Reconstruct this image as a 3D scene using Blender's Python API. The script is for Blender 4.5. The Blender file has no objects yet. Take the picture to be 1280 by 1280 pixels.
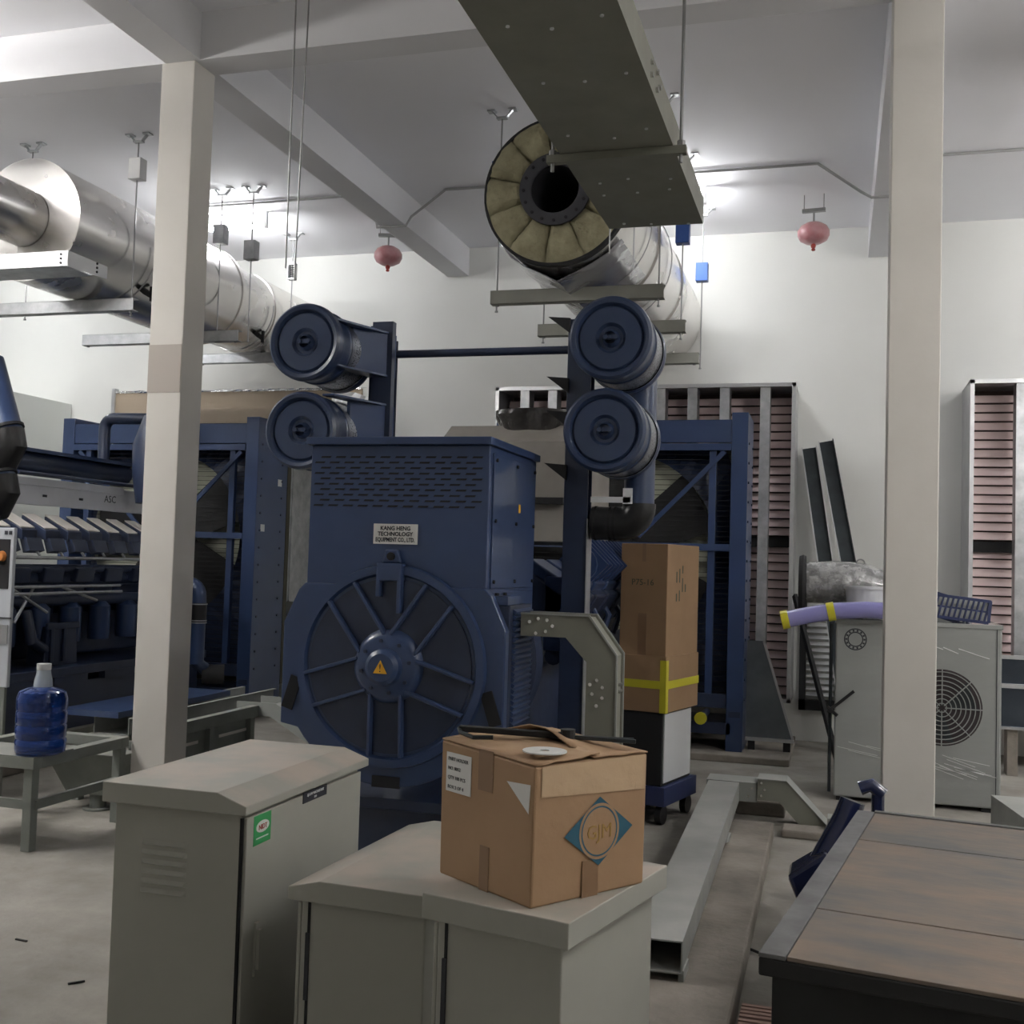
import bpy, math, random
from mathutils import Vector, Matrix, Euler
random.seed(7)
SC = bpy.context.scene
COL = SC.collection
PI = math.pi
# ------------------------------------------------------------------ camera
F_PX, H = 1385.0, 1.62
_y = Vector((406, -75, F_PX)).normalized()
_x = Vector((4710, -79, -F_PX)); _x = (_x - _x.dot(_y) * _y).normalized()
_z = Vector((0.03005718, 0.99852293, 0.04526065))
cd = bpy.data.cameras.new('camera'); cam = bpy.data.objects.new('camera', cd); COL.objects.link(cam)
cd.sensor_width = 36; cd.sensor_fit = 'HORIZONTAL'; cd.lens = F_PX / 1280 * 36
cd.clip_start = .05; cd.clip_end = 100
# room axes seen from the camera (right, up, forward) -> camera matrix
R = Matrix(((_x[0], _x[1], -_x[2]), (_y[0], _y[1], -_y[2]), (_z[0], _z[1], -_z[2])))
cam.matrix_world = Matrix.Translation((0, 0, H)) @ R.to_4x4()
SC.camera = cam
# ------------------------------------------------------------------ world, exposure
w = bpy.data.worlds.new('world'); SC.world = w; w.use_nodes = True
w.node_tree.nodes['Background'].inputs[0].default_value = (.55, .6, .7, 1)
w.node_tree.nodes['Background'].inputs[1].default_value = .3
SC.view_settings.view_transform = 'Standard'; SC.view_settings.look = 'None'
SC.view_settings.gamma = 1; SC.view_settings.use_curve_mapping = False
SC.view_settings.exposure = 1.0
LAMP, LAMP_F = 115.0, 80.0          # strength of the burning tubes, back row and front rows


# ------------------------------------------------------------------ materials
def S(r, g, b):
    f = lambda c: (c / 255 / 12.92) if c / 255 <= .04045 else ((c / 255 + .055) / 1.055) ** 2.4
    return (f(r), f(g), f(b), 1)


def mat(name, col, rough=.5, metal=0., col2=None, scale=6., mix=.5, bump=0., bscale=40., dust=None, dustamt=.7,
        stretch=None, emit=0., trans=0., coat=0., detail=4, bdist=.01, alpha=1.):
    m = bpy.data.materials.new(name); m.use_nodes = True
    nt = m.node_tree; N = nt.nodes; L = nt.links; b = N['Principled BSDF']
    b.inputs['Roughness'].default_value = rough; b.inputs['Metallic'].default_value = metal
    b.inputs['Base Color'].default_value = col
    if coat: b.inputs['Coat Weight'].default_value = coat
    if trans: b.inputs['Transmission Weight'].default_value = trans; b.inputs['IOR'].default_value = 1.33
    if alpha < 1: b.inputs['Alpha'].default_value = alpha
    if emit: b.inputs['Emission Color'].default_value = col; b.inputs['Emission Strength'].default_value = emit
    tc = N.new('ShaderNodeTexCoord'); mp = N.new('ShaderNodeMapping'); L.new(tc.outputs['Object'], mp.inputs[0])
    if stretch: mp.inputs['Scale'].default_value = stretch
    out = None
    if col2:
        n = N.new('ShaderNodeTexNoise'); n.inputs['Scale'].default_value = scale; n.inputs['Detail'].default_value = detail
        n.inputs['Roughness'].default_value = .6
        L.new(mp.outputs[0], n.inputs[0])
        r = N.new('ShaderNodeMapRange'); r.inputs[1].default_value = .5 - .22 / max(mix, .1) * .5; r.inputs[2].default_value = .5 + .22 / max(mix, .1) * .5
        L.new(n.outputs['Fac'], r.inputs[0])
        x = N.new('ShaderNodeMix'); x.data_type = 'RGBA'
        x.inputs[6].default_value = col; x.inputs[7].default_value = col2
        L.new(r.outputs[0], x.inputs[0]); out = x.outputs[2]
        rr = N.new('ShaderNodeMapRange'); rr.inputs[3].default_value = max(0, rough - .06); rr.inputs[4].default_value = min(1, rough + .1)
        L.new(n.outputs['Fac'], rr.inputs[0]); L.new(rr.outputs[0], b.inputs['Roughness'])
    if dust:      # settled dust lies on upward faces
        g = N.new('ShaderNodeNewGeometry'); sx = N.new('ShaderNodeSeparateXYZ'); L.new(g.outputs['Normal'], sx.inputs[0])
        mr = N.new('ShaderNodeMapRange'); mr.inputs[1].default_value = .6; mr.inputs[2].default_value = .95; mr.inputs[4].default_value = dustamt
        L.new(sx.outputs[2], mr.inputs[0])
        n2 = N.new('ShaderNodeTexNoise'); n2.inputs['Scale'].default_value = 5; n2.inputs['Detail'].default_value = 6
        L.new(tc.outputs['Object'], n2.inputs[0])
        mu = N.new('ShaderNodeMath'); mu.operation = 'MULTIPLY'; L.new(mr.outputs[0], mu.inputs[0])
        m3 = N.new('ShaderNodeMapRange'); m3.inputs[1].default_value = .38; m3.inputs[2].default_value = .6; m3.inputs[3].default_value = .1; L.new(n2.outputs['Fac'], m3.inputs[0])
        L.new(m3.outputs[0], mu.inputs[1])
        x2 = N.new('ShaderNodeMix'); x2.data_type = 'RGBA'; x2.inputs[6].default_value = col; x2.inputs[7].default_value = dust
        if out: L.new(out, x2.inputs[6])
        L.new(mu.outputs[0], x2.inputs[0]); out = x2.outputs[2]
    if out: L.new(out, b.inputs['Base Color'])
    if bump:
        nb = N.new('ShaderNodeTexNoise'); nb.inputs['Scale'].default_value = bscale; nb.inputs['Detail'].default_value = 4
        L.new(mp.outputs[0], nb.inputs[0]); bp = N.new('ShaderNodeBump'); bp.inputs['Strength'].default_value = bump
        bp.inputs['Distance'].default_value = bdist; L.new(nb.outputs['Fac'], bp.inputs['Height']); L.new(bp.outputs[0], b.inputs['Normal'])
    return m


M = {}
M['wall'] = mat('wall_paint', (.73, .73, .70, 1), .7, col2=(.70, .70, .67, 1), scale=1.2, bump=.05, bscale=60)
M['ceil'] = mat('ceiling_paint', (.86, .86, .89, 1), .8, col2=(.83, .83, .86, 1), scale=.8)
M['column'] = mat('column_paint', (.66, .635, .59, 1), .75, col2=(.60, .575, .53, 1), scale=1.5, bump=.05)
M['beam'] = mat('beam_paint', (.74, .74, .76, 1), .8, col2=(.70, .70, .72, 1), scale=1.)
M['patch'] = mat('patch_paint', (.42, .38, .34, 1), .8)
M['floor'] = mat('floor_concrete', (.34, .32, .285, 1), .85, col2=(.22, .205, .18, 1), scale=2.2, mix=.7, bump=.25, bscale=25, detail=8)
M['plinth'] = mat('plinth_concrete', (.28, .25, .215, 1), .9, col2=(.18, .16, .14, 1), scale=4, mix=.6, bump=.5, bscale=30, detail=7)
M['blue'] = mat('blue_paint', (.031, .056, .135, 1), .3, col2=(.026, .047, .115, 1), scale=3, bump=.03, bscale=90, coat=.25)
M['blue_dk'] = mat('blue_paint_dark', (.019, .031, .070, 1), .4, col2=(.013, .021, .05, 1), scale=5, coat=.2)
M['navy'] = mat('navy_filter_paint', (.026, .043, .095, 1), .3, col2=(.021, .036, .08, 1), scale=3, coat=.3)
M['black'] = mat('black_rubber', (.008, .008, .009, 1), .35, bump=.1)
M['blackmat'] = mat('black_matt', (.012, .012, .013, 1), .8)
M['dark'] = mat('dark_void', (.01, .01, .012, 1), .9)
M['galv'] = mat('galvanised_steel', (.52, .53, .54, 1), .38, .85, col2=(.36, .37, .38, 1), scale=9, mix=.6, bump=.05)
M['polish'] = mat('polished_cladding', (.80, .78, .75, 1), .24, 1., col2=(.70, .68, .66, 1), scale=2, bump=.03, bscale=6)
M['tray'] = mat('tray_grey_paint', (.20, .20, .165, 1), .5, col2=(.17, .17, .14, 1), scale=4, dust=(.3, .29, .27, 1))
M['tray_lt'] = mat('tray_light_grey', (.30, .31, .29, 1), .45, col2=(.25, .26, .245, 1), scale=5, dust=(.40, .40, .38, 1), bump=.05)
M['cab'] = mat('cabinet_enamel', (.34, .34, .30, 1), .42, col2=(.31, .31, .275, 1), scale=2, dust=(.43, .375, .32, 1), dustamt=1.)
M['stand'] = mat('stand_grey_paint', (.20, .215, .195, 1), .5, col2=(.15, .16, .145, 1), scale=5, dust=(.33, .32, .28, 1))
M['card'] = mat('cardboard', (.36, .225, .125, 1), .75, col2=(.31, .19, .105, 1), scale=3, bump=.08, bscale=50, dust=(.42, .31, .2, 1), dustamt=.5)
M['card2'] = mat('cardboard_brown', (.30, .185, .10, 1), .8, col2=(.26, .16, .085, 1), scale=3, bump=.05)
M['carddark'] = mat('carton_stain', (.22, .13, .07, 1), .4)
M['tape'] = mat('clear_tape', (.50, .35, .21, 1), .12, coat=1., bump=.4, bscale=18)
M['ytape'] = mat('yellow_tape', (.55, .50, .03, 1), .35)
M['white'] = mat('white_paper', (.62, .62, .60, 1), .6)
M['whitepl'] = mat('white_plastic', (.60, .61, .62, 1), .3, coat=.3)
M['ink'] = mat('ink', (.02, .022, .03, 1), .6)
M['fadeink'] = mat('marker_ink', (.05, .06, .035, 1), .7)
M['yellow'] = mat('warning_yellow', (.75, .38, .02, 1), .5)
M['rail'] = mat('engine_cover_grey', (.58, .59, .62, 1), .4, col2=(.50, .51, .54, 1), scale=4)
M['cream'] = mat('valve_cover_cream', (.66, .62, .57, 1), .4)
M['olive'] = mat('fan_shroud_olive', (.42, .43, .34, 1), .7)
M['wool'] = mat('rock_wool', (.36, .33, .21, 1), .95, col2=(.20, .18, .11, 1), scale=7, mix=.5, bump=.9, bscale=14, detail=8, bdist=.03)
M['foil'] = mat('crumpled_foil', (.75, .75, .76, 1), .2, 1., bump=1., bscale=22, bdist=.02)
M['red'] = mat('extinguisher_red', (.42, .15, .17, 1), .35, col2=(.52, .30, .31, 1), scale=8, coat=.3)
M['conduit'] = mat('conduit_plastic', (.38, .38, .38, 1), .5)
M['support'] = mat('support_grey', (.33, .33, .29, 1), .5, col2=(.29, .29, .255, 1), scale=6)
M['rod'] = mat('threaded_rod', (.30, .30, .30, 1), .4, .8)
M['sprblue'] = mat('spring_hanger_blue', (.03, .09, .33, 1), .4, coat=.2)
M['sprwhite'] = mat('spring_hanger_white', (.80, .80, .80, 1), .3)
M['pink'] = mat('louvre_blade_pink', (.84, .67, .65, 1), .5, col2=(.78, .62, .60, 1), scale=5)
M['lead'] = mat('dark_channel_steel', (.05, .06, .065, 1), .3, .6, col2=(.03, .035, .04, 1), scale=7)
M['wrapgrey'] = mat('wrapped_duct_grey', (.20, .20, .20, 1), .25, .3, col2=(.42, .42, .42, 1), scale=12, mix=.8, coat=1., bump=.8, bscale=14, bdist=.02)
M['ac'] = mat('condenser_casing', (.29, .30, .29, 1), .3, col2=(.26, .27, .26, 1), scale=3, coat=.8, bump=.12, bscale=12, stretch=(1, 1, 3))
M['film'] = mat('film_crease', (.75, .75, .76, 1), .15, coat=1.)
M['purple'] = mat('purple_film', (.25, .24, .52, 1), .18, coat=1., bump=.2, bscale=20)
M['basket'] = mat('navy_plastic', (.025, .035, .10, 1), .4)
M['boot'] = mat('navy_gloss_boot', (.012, .018, .06, 1), .2, coat=.8)
M['board'] = mat('brown_board', (.42, .34, .25, 1), .7, col2=(.38, .305, .225, 1), scale=2)
M['whiteboard'] = mat('white_panel', (.72, .74, .70, 1), .5)
M['crate'] = mat('dusty_plywood', (.185, .14, .105, 1), .8, col2=(.105, .105, .10, 1), scale=2.4, mix=.7, bump=.15, bscale=20, detail=8, stretch=(1, 2.5, 1))
M['cratedge'] = mat('grey_worn_edge', (.14, .14, .14, 1), .7, col2=(.08, .08, .08, 1), scale=6, mix=.7, detail=8)
M['slat'] = mat('brick_pink_slat', (.36, .23, .19, 1), .75, col2=(.29, .19, .16, 1), scale=7)
M['jug'] = mat('blue_water', (.01, .05, .26, 1), .08, trans=.6, coat=.5)
M['neck'] = mat('clear_plastic', (.75, .82, .88, 1), .1, trans=.6)
M['green'] = mat('green_sticker', (.03, .30, .09, 1), .4)
M['redink'] = mat('red_ink', (.35, .05, .04, 1), .6)
M['teal'] = mat('teal_print', (.015, .09, .14, 1), .6)
M['ochre'] = mat('ochre_print', (.33, .2, .05, 1), .6)
M['orange'] = mat('orange_knob', (.6, .22, .06, 1), .4)
M['mesh'] = mat('perforated_steel', (.30, .32, .36, 1), .3, .9)
M['bolt'] = mat('bolt_steel', (.7, .7, .68, 1), .25, .9)
M['tube'] = mat('lit_tube', (.97, .985, 1, 1), .5, emit=LAMP)
M['tube_f'] = mat('lit_twin_tube', (1, .98, .95, 1), .5, emit=LAMP_F)
M['fit'] = mat('lamp_fitting', (.8, .8, .8, 1), .4)
M['gfence'] = mat('pale_metal_frame', (.58, .59, .60, 1), .35, .8, col2=(.5, .5, .51, 1), scale=6)


# ------------------------------------------------------------------ mesh tools
class MB:
    def __init__(s): s.v = []; s.f = []; s.m = []

    def add(s, vs, fs):
        o = len(s.v); s.v += [Vector(v) for v in vs]; s.f += [tuple(i + o for i in f) for f in fs]; return s

    def box(s, a, b):
        x0, y0, z0 = a; x1, y1, z1 = b
        x0, x1 = min(x0, x1), max(x0, x1); y0, y1 = min(y0, y1), max(y0, y1); z0, z1 = min(z0, z1), max(z0, z1)
        return s.add([(x0, y0, z0), (x1, y0, z0), (x1, y1, z0), (x0, y1, z0), (x0, y0, z1), (x1, y0, z1), (x1, y1, z1), (x0, y1, z1)],
                     [(0, 3, 2, 1), (4, 5, 6, 7), (0, 1, 5, 4), (1, 2, 6, 5), (2, 3, 7, 6), (3, 0, 4, 7)])

    def obox(s, c, size, rot=(0, 0, 0)):      # centred, rotated box
        e = Euler(rot).to_matrix(); h = [q / 2 for q in size]; o = len(s.v)
        s.box((-h[0], -h[1], -h[2]), (h[0], h[1], h[2]))
        for i in range(o, len(s.v)): s.v[i] = e @ s.v[i] + Vector(c)
        return s

    def bar(s, p0, p1, w, h=None, up=(0, 0, 1)):   # rectangular bar from p0 to p1
        h = h or w; p0 = Vector(p0); p1 = Vector(p1); d = (p1 - p0).normalized(); u = Vector(up)
        if abs(d.dot(u)) > .98: u = Vector((0, 1, 0))
        a = d.cross(u).normalized(); b = a.cross(d)
        q = [a * (w / 2) * i + b * (h / 2) * j for i, j in ((-1, -1), (1, -1), (1, 1), (-1, 1))]
        return s.add([p0 + k for k in q] + [p1 + k for k in q], [(3, 2, 1, 0), (4, 5, 6, 7), (0, 1, 5, 4), (1, 2, 6, 5), (2, 3, 7, 6), (3, 0, 4, 7)])

    def tube(s, pts, r, n=16, cap=True):
        pts = [Vector(p) for p in pts]; rs = r if isinstance(r, (list, tuple)) else [r] * len(pts)
        vs = []; fs = []; a = None
        for i, p in enumerate(pts):
            d = (pts[min(i + 1, len(pts) - 1)] - pts[max(i - 1, 0)]).normalized()
            if a is None: a = d.cross(Vector((0, 0, 1)) if abs(d.z) < .9 else Vector((0, 1, 0))).normalized()
            else: a = (a - a.dot(d) * d).normalized()
            b = d.cross(a)
            for k in range(n): t = 2 * PI * k / n; vs.append(p + (a * math.cos(t) + b * math.sin(t)) * rs[i])
        for i in range(len(pts) - 1):
            for k in range(n): k2 = (k + 1) % n; fs.append((i * n + k, i * n + k2, (i + 1) * n + k2, (i + 1) * n + k))
        if cap: fs.append(tuple(range(n))[::-1]); fs.append(tuple((len(pts) - 1) * n + k for k in range(n)))
        return s.add(vs, fs)

    def lathe(s, prof, c, axis='y', n=48, cap0=True, cap1=True):   # prof: (radius, position along axis)
        vs = []; fs = []; c = Vector(c)
        for r, t in prof:
            for k in range(n):
                q = 2 * PI * k / n; ca, sa = math.cos(q) * r, math.sin(q) * r
                vs.append(c + (Vector((ca, t, sa)) if axis == 'y' else Vector((ca, sa, t)) if axis == 'z' else Vector((t, ca, sa))))
        flip = axis == 'y'
        for i in range(len(prof) - 1):
            for k in range(n):
                k2 = (k + 1) % n; f = (i * n + k, i * n + k2, (i + 1) * n + k2, (i + 1) * n + k); fs.append(f[::-1] if flip else f)
        f0 = tuple(range(n)); f1 = tuple((len(prof) - 1) * n + k for k in range(n))
        if cap0 and prof[0][0] > 0: fs.append(f0 if flip else f0[::-1])
        if cap1 and prof[-1][0] > 0: fs.append(f1[::-1] if flip else f1)
        return s.add(vs, fs)

    def prism(s, poly, a, b, plane='xz'):
        n = len(poly)
        def P3(p, t): return (p[0], t, p[1]) if plane == 'xz' else (p[0], p[1], t) if plane == 'xy' else (t, p[0], p[1])
        return s.add([P3(p, a) for p in poly] + [P3(p, b) for p in poly],
                     [tuple(range(n)), tuple(range(n, 2 * n))[::-1]] + [(i, i + n, (i + 1) % n + n, (i + 1) % n) for i in range(n)])

    def ring(s, c, r0, r1, y0, y1, n=48): return s.lathe([(r0, y0), (r1, y0), (r1, y1), (r0, y1), (r0, y0)], c, 'y', n, False, False)

    def make(s, name, m, parent=None, bevel=0., smooth=False, world=True, kind=None, label=None, fixn=True):
        me = bpy.data.meshes.new(name); vs = s.v
        if parent and world:
            inv = ROOTM[top(parent).name].inverted(); vs = [inv @ v for v in vs]
        me.from_pydata([tuple(v) for v in vs], [], s.f)
        import bmesh
        bm = bmesh.new(); bm.from_mesh(me)
        if fixn: bmesh.ops.recalc_face_normals(bm, faces=bm.faces)
        if smooth:
            for f in bm.faces: f.smooth = True
            for e in bm.edges:
                if len(e.link_faces) == 2 and e.calc_face_angle(0) > math.radians(38): e.smooth = False
        bm.to_mesh(me); bm.free()
        me.materials.append(m if not isinstance(m, str) else M[m])
        o = bpy.data.objects.new(name, me); COL.objects.link(o)
        if parent: o.parent = parent
        if bevel:
            bv = o.modifiers.new('bevel', 'BEVEL'); bv.width = bevel; bv.segments = 2; bv.limit_method = 'ANGLE'; bv.angle_limit = math.radians(40)
        if kind: o['kind'] = kind
        if label: o['label'] = label
        return o


ROOTM = {}


def top(o):
    while o.parent: o = o.parent
    return o


def tag(o, label, cat, group=None, kind=None):
    o['label'] = label; o['category'] = cat
    if group: o['group'] = group
    if kind: o['kind'] = kind
    return o


def thing(name, loc, label, cat, rz=0., group=None):
    o = bpy.data.objects.new(name, None); COL.objects.link(o); o.location = loc; o.rotation_euler = (0, 0, rz)
    ROOTM[o.name] = Matrix.Translation(loc) @ Matrix.Rotation(rz, 4, 'Z')
    return tag(o, label, cat, group)


def copy_tree(o, parent=None):
    c = o.copy(); COL.objects.link(c); c.parent = parent
    for ch in list(o.children): copy_tree(ch, c)
    return c


def dup_part(o, off):
    c = o.copy(); COL.objects.link(c); c.location = o.location + Vector(off); return c


def struct(name, mb, m, parent=None, bevel=0.):
    o = mb.make(name, m, parent, bevel)
    if not parent: o['kind'] = 'structure'; ROOTM[o.name] = Matrix.Identity(4)
    return o


def text(parent, s, origin, xd, yd, size, m, name='lettering', align='CENTER', sx=1., ext=.0006, bold=0.):
    c = bpy.data.curves.new('t', 'FONT'); c.offset = bold * size; c.body = s; c.size = size; c.align_x = align; c.extrude = ext; c.resolution_u = 2
    t = bpy.data.objects.new('t', c); COL.objects.link(t); bpy.context.view_layer.update()
    me = bpy.data.meshes.new_from_object(t.evaluated_get(bpy.context.evaluated_depsgraph_get()))
    bpy.data.objects.remove(t); bpy.data.curves.remove(c)
    xd = Vector(xd).normalized(); yd = Vector(yd).normalized(); zd = xd.cross(yd)
    A = Matrix((xd, yd, zd)).transposed().to_4x4(); A.translation = Vector(origin)
    A = A @ Matrix.Diagonal((sx, 1, 1, 1))
    me.transform(ROOTM[top(parent).name].inverted() @ A); me.materials.clear(); me.materials.append(M[m])
    o = bpy.data.objects.new(name, me); COL.objects.link(o); o.parent = parent; return o


def arc(c, r, a0, a1, n, u, v):
    c = Vector(c); u = Vector(u); v = Vector(v)
    return [c + u * (r * math.cos(a0 + (a1 - a0) * i / n)) + v * (r * math.sin(a0 + (a1 - a0) * i / n)) for i in range(n + 1)]


# ------------------------------------------------------------------ the room
CZ, SZ, WY = 4.95, 4.65, 11.05
struct('floor', MB().box((-12, -6, -.2), (6, WY + .3, 0)), 'floor')
struct('ceiling', MB().box((-12, -6, CZ), (6, WY + .3, CZ + .2)), 'ceil')
struct('wall_back', MB().box((-12, WY, 0), (6, WY + .3, CZ)), 'wall')
struct('wall_left', MB().box((-12.3, -6, 0), (-12, WY + .3, CZ)), 'wall')
struct('wall_right', MB().box((6, -6, 0), (6.3, WY + .3, CZ)), 'wall')
struct('wall_front', MB().box((-12, -6.3, 0), (6, -6, CZ)), 'wall')
struct('ceiling_beam', MB().box((-12, 5.85, SZ), (6, 6.07, CZ)), 'beam')
struct('ceiling_beam', MB().box((-4.05, 6.07, SZ), (-3.81, WY, CZ)), 'beam')
struct('ceiling_beam', MB().box((-4.05, -6, SZ), (-3.81, 5.85, CZ)), 'beam')
struct('ceiling_beam', MB().box((.24, 6.07, SZ), (.48, WY, CZ)), 'beam')
struct('ceiling_beam', MB().box((.24, -6, SZ), (.48, 5.85, CZ)), 'beam')
col1 = struct('column', MB().box((-4.075, 5.845, 0), (-3.84, 6.075, SZ)), 'column', bevel=.006)
MB().box((-4.074, 5.842, 2.59), (-3.846, 5.846, 2.885)).make('paint_patch', 'patch', col1)
struct('column', MB().box((.232, 5.845, 0), (.478, 6.075, SZ)), 'column', bevel=.006)
# concrete plinths
struct('plinth', MB().box((-2.45, 4.75, 0), (-1.36, 9.35, .12)), 'plinth', bevel=.01)
struct('plinth', MB().box((-7.6, 5.0, 0), (-5.6, 9.4, .14)), 'plinth', bevel=.01)
struct('floor_kerb', MB().prism([(-.66, 2.6), (-.31, 2.6), (-.34, 6.95), (-.70, 6.95)], 0, .1, 'xy'), 'plinth', bevel=.012)
struct('floor_kerb', MB().box((-.62, 7.55, 0), (-.30, 8.1, .1)), 'plinth', bevel=.012)
struct('floor_kerb', MB().box((-3.1, 9.5, 0), (-.35, 10.9, .06)), 'plinth', bevel=.01)
struct('floor_kerb', MB().box((-.30, 7.0, 0), (-.02, 7.2, .05)), 'plinth', bevel=.012)


# ceiling conduit dipping under the beams
def conduit(pts, label):
    MBc = MB().tube(pts, .012, 8)
    o = MBc.make('cable_conduit', 'conduit', smooth=True); tag(o, label, 'conduit', None)
    return o


zc = CZ - .014
conduit([(-6.2, 9.2, zc), (-5.2, 9.2, zc), (-4.25, 9.18, zc)], 'thin white conduit on the ceiling left of the long beam')
conduit([(-4.12, 9.2, zc - .02), (-4.07, 9.2, SZ - .02), (-3.79, 9.2, SZ - .02), (-3.74, 9.2, SZ + .06), (-3.42, 9.2, zc), (-3.2, 9.2, zc), (-1.5, 9.2, zc), (-.35, 9.2, zc), (-.2, 9.2, zc), (.14, 9.2, SZ + .03), (.22, 9.2, SZ - .02), (.5, 9.2, SZ - .02)],
        'grey conduit across the ceiling dipping under two beams, over the big duct')
conduit([(.56, 9.2, zc), (1.4, 9.2, zc), (3.2, 9.2, zc)], 'faint conduit on the ceiling right of the right column')


# ------------------------------------------------------------------ fluorescent lamps
def lamp(x, y, label, twin=False, rz=0., hz=4.4):
    t = thing('ceiling_lamp', (x, y, hz if twin else CZ), label, 'lamp', rz)
    if twin:  # drop on rods is added, so unseen lamps brighten the ceiling
        for q in (-.4, .4): MB().tube([(q, 0, 0), (q, 0, CZ - hz)], .006, 6).make('hanging_rod', 'rod', t, world=False)
    w_ = .62 if twin else .33; m = 'tube_f' if twin else 'tube'
    MB().box((-w_, -.07 if twin else -.02, -.03), (w_, .07 if twin else .02, 0)).make('fitting', 'fit', t, world=False)
    for dy in ((-.04, .04) if twin else (0,)):
        MB().tube([(-w_ + .03, dy, -.14), (w_ - .03, dy, -.14)], .02, 12).make('tube', m, t, world=False, smooth=True)
    for e in (-1, 1): MB().box((e * w_, -.06 if twin else -.02, -.16), (e * (w_ - .03), .06 if twin else .02, -.03)).make('end_cap', 'fit', t, world=False)
    return t


lamp(-5.69, 9.5, 'burning fluorescent lamp on the ceiling just right of the left column')
lamp(-1.47, 9.6, 'burning fluorescent lamp on the ceiling behind the hanging grey tray')
lamp(2.9, 9.5, 'burning fluorescent lamp on the ceiling far to the right')
lamp(-9.2, 9.5, 'burning fluorescent lamp on the ceiling far to the left, back row')
lamp(-7.2, 5.2, 'hung twin-tube lamp above the left generator, outside the frame', True, hz=4.88)
lamp(-6.0, 3.3, 'hung twin-tube lamp left of the camera, outside the frame', True)
lamp(-6.3, 3.9, 'added twin-tube fill lamp beside the hung one left of the camera, outside the frame', True)  # added fill, boosts the light on the left column
lamp(-8.6, 6.8, 'single-tube lamp left of the polished silencer, outside the frame')
lamp(3.3, 7.4, 'added twin-tube fill lamp, hung low far right beyond the right column, outside the frame', True, hz=3.8)  # added unseen fill, hung low to brighten the middle ceiling bay
lamp(2.6, 3.6, 'hung twin-tube lamp right of the right column, outside the frame', True)
lamp(4.3, 1.4, 'hung twin-tube lamp to the right of the camera, outside the frame', True)


# ------------------------------------------------------------------ big exhaust ducts
def hanger(x, y, zb, zbox, kind, label, open_frame=False):
    t = thing('spring_hanger', (x, y, CZ), label, 'pipe hanger')
    b = MB().box((-.11, -.03, -.012), (-.05, .03, 0)).box((.05, -.03, -.012), (.11, .03, 0))
    b.bar((-.08, 0, -.006), (-.03, 0, -.06), .03, .008).bar((.08, 0, -.006), (.03, 0, -.06), .03, .008).box((-.04, -.02, -.07), (.04, .02, -.055))
    b.make('ceiling_bracket', 'galv', t, world=False)
    MB().tube([(0, 0, -.06), (0, 0, zb - CZ)], .006, 8).make('threaded_rod', 'rod', t, world=False, smooth=True)
    m = {'w': 'sprwhite', 'b': 'sprblue', 'g': 'galv'}[kind]; d = zbox - CZ; h = .085
    if open_frame:
        c = MB().box((-.04, -.03, d + h - .012), (.04, .03, d + h)).box((-.04, -.03, d - h), (.04, .03, d - h + .012))
        c.box((-.04, -.03, d - h), (-.034, .03, d + h)).box((.034, -.03, d - h), (.04, .03, d + h)).make('spring_box', m, t, world=False)
    else:
        MB().box((-.055, -.045, d - h), (-.048, .045, d + h)).box((.048, -.045, d - h), (.055, .045, d + h)).box((-.055, -.045, d - h), (.055, -.038, d + h)).box((-.055, -.045, d + h - .006), (.055, .045, d + h)).box((-.055, -.045, d - h), (.055, .045, d - h + .006)).make('spring_box', m, t, bevel=.003, world=False)
    pts = [(.025 * math.cos(q * .8), .025 * math.sin(q * .8), d - h + .012 + (2 * h - .03) * q / 56) for q in range(57)]
    MB().tube(pts, .005, 5).make('spring', 'blackmat', t, world=False, smooth=True)
    MB().lathe([(.012, 0), (.012, .012)], (0, 0, zb - CZ + .0), 'z', 6).make('nut', 'rod', t, world=False)
    return t


def trapeze(x0, x1, y, z, m, label, gname):
    t = thing('support_channel', ((x0 + x1) / 2, y, z), label, 'support beam', 0, gname); w_ = (x1 - x0) / 2
    MB().box((-w_, -.025, -.05), (w_, -.019, .05)).box((-w_, -.025, .044), (w_, .05, .05)).box((-w_, -.025, -.05), (w_, .05, -.044)).make('channel_beam', m, t, bevel=.002, world=False)
    for s in (-1, 1): MB().lathe([(.014, -.062), (.014, -.05)], (s * (w_ - .045), 0.01, 0), 'z', 6).make('nut', 'rod', t, world=False)
    return t


# right: open-ended insulated silencer
DR, DC = .50, (-1.84, 7.1, 4.11)
t = thing('exhaust_silencer', (DC[0], DC[1], DC[2]), 'big horizontal exhaust silencer with an open end of torn yellow insulation, above the centre generator', 'exhaust duct')
MB().lathe([(DR, .02), (DR, 1.2), (DR + .012, 1.2), (DR + .012, 1.26), (DR, 1.26), (DR, 2.5), (DR + .012, 2.5), (DR + .012, 2.56), (DR, 2.56), (DR, WY - DC[1] - .01)], DC, 'y', 64, False, True).make('cladding', 'polish', t, smooth=True)
MB().ring(DC, DR - .012, DR + .006, -.03, .03, 64).make('cladding_edge', 'blackmat', t, smooth=True)
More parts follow.
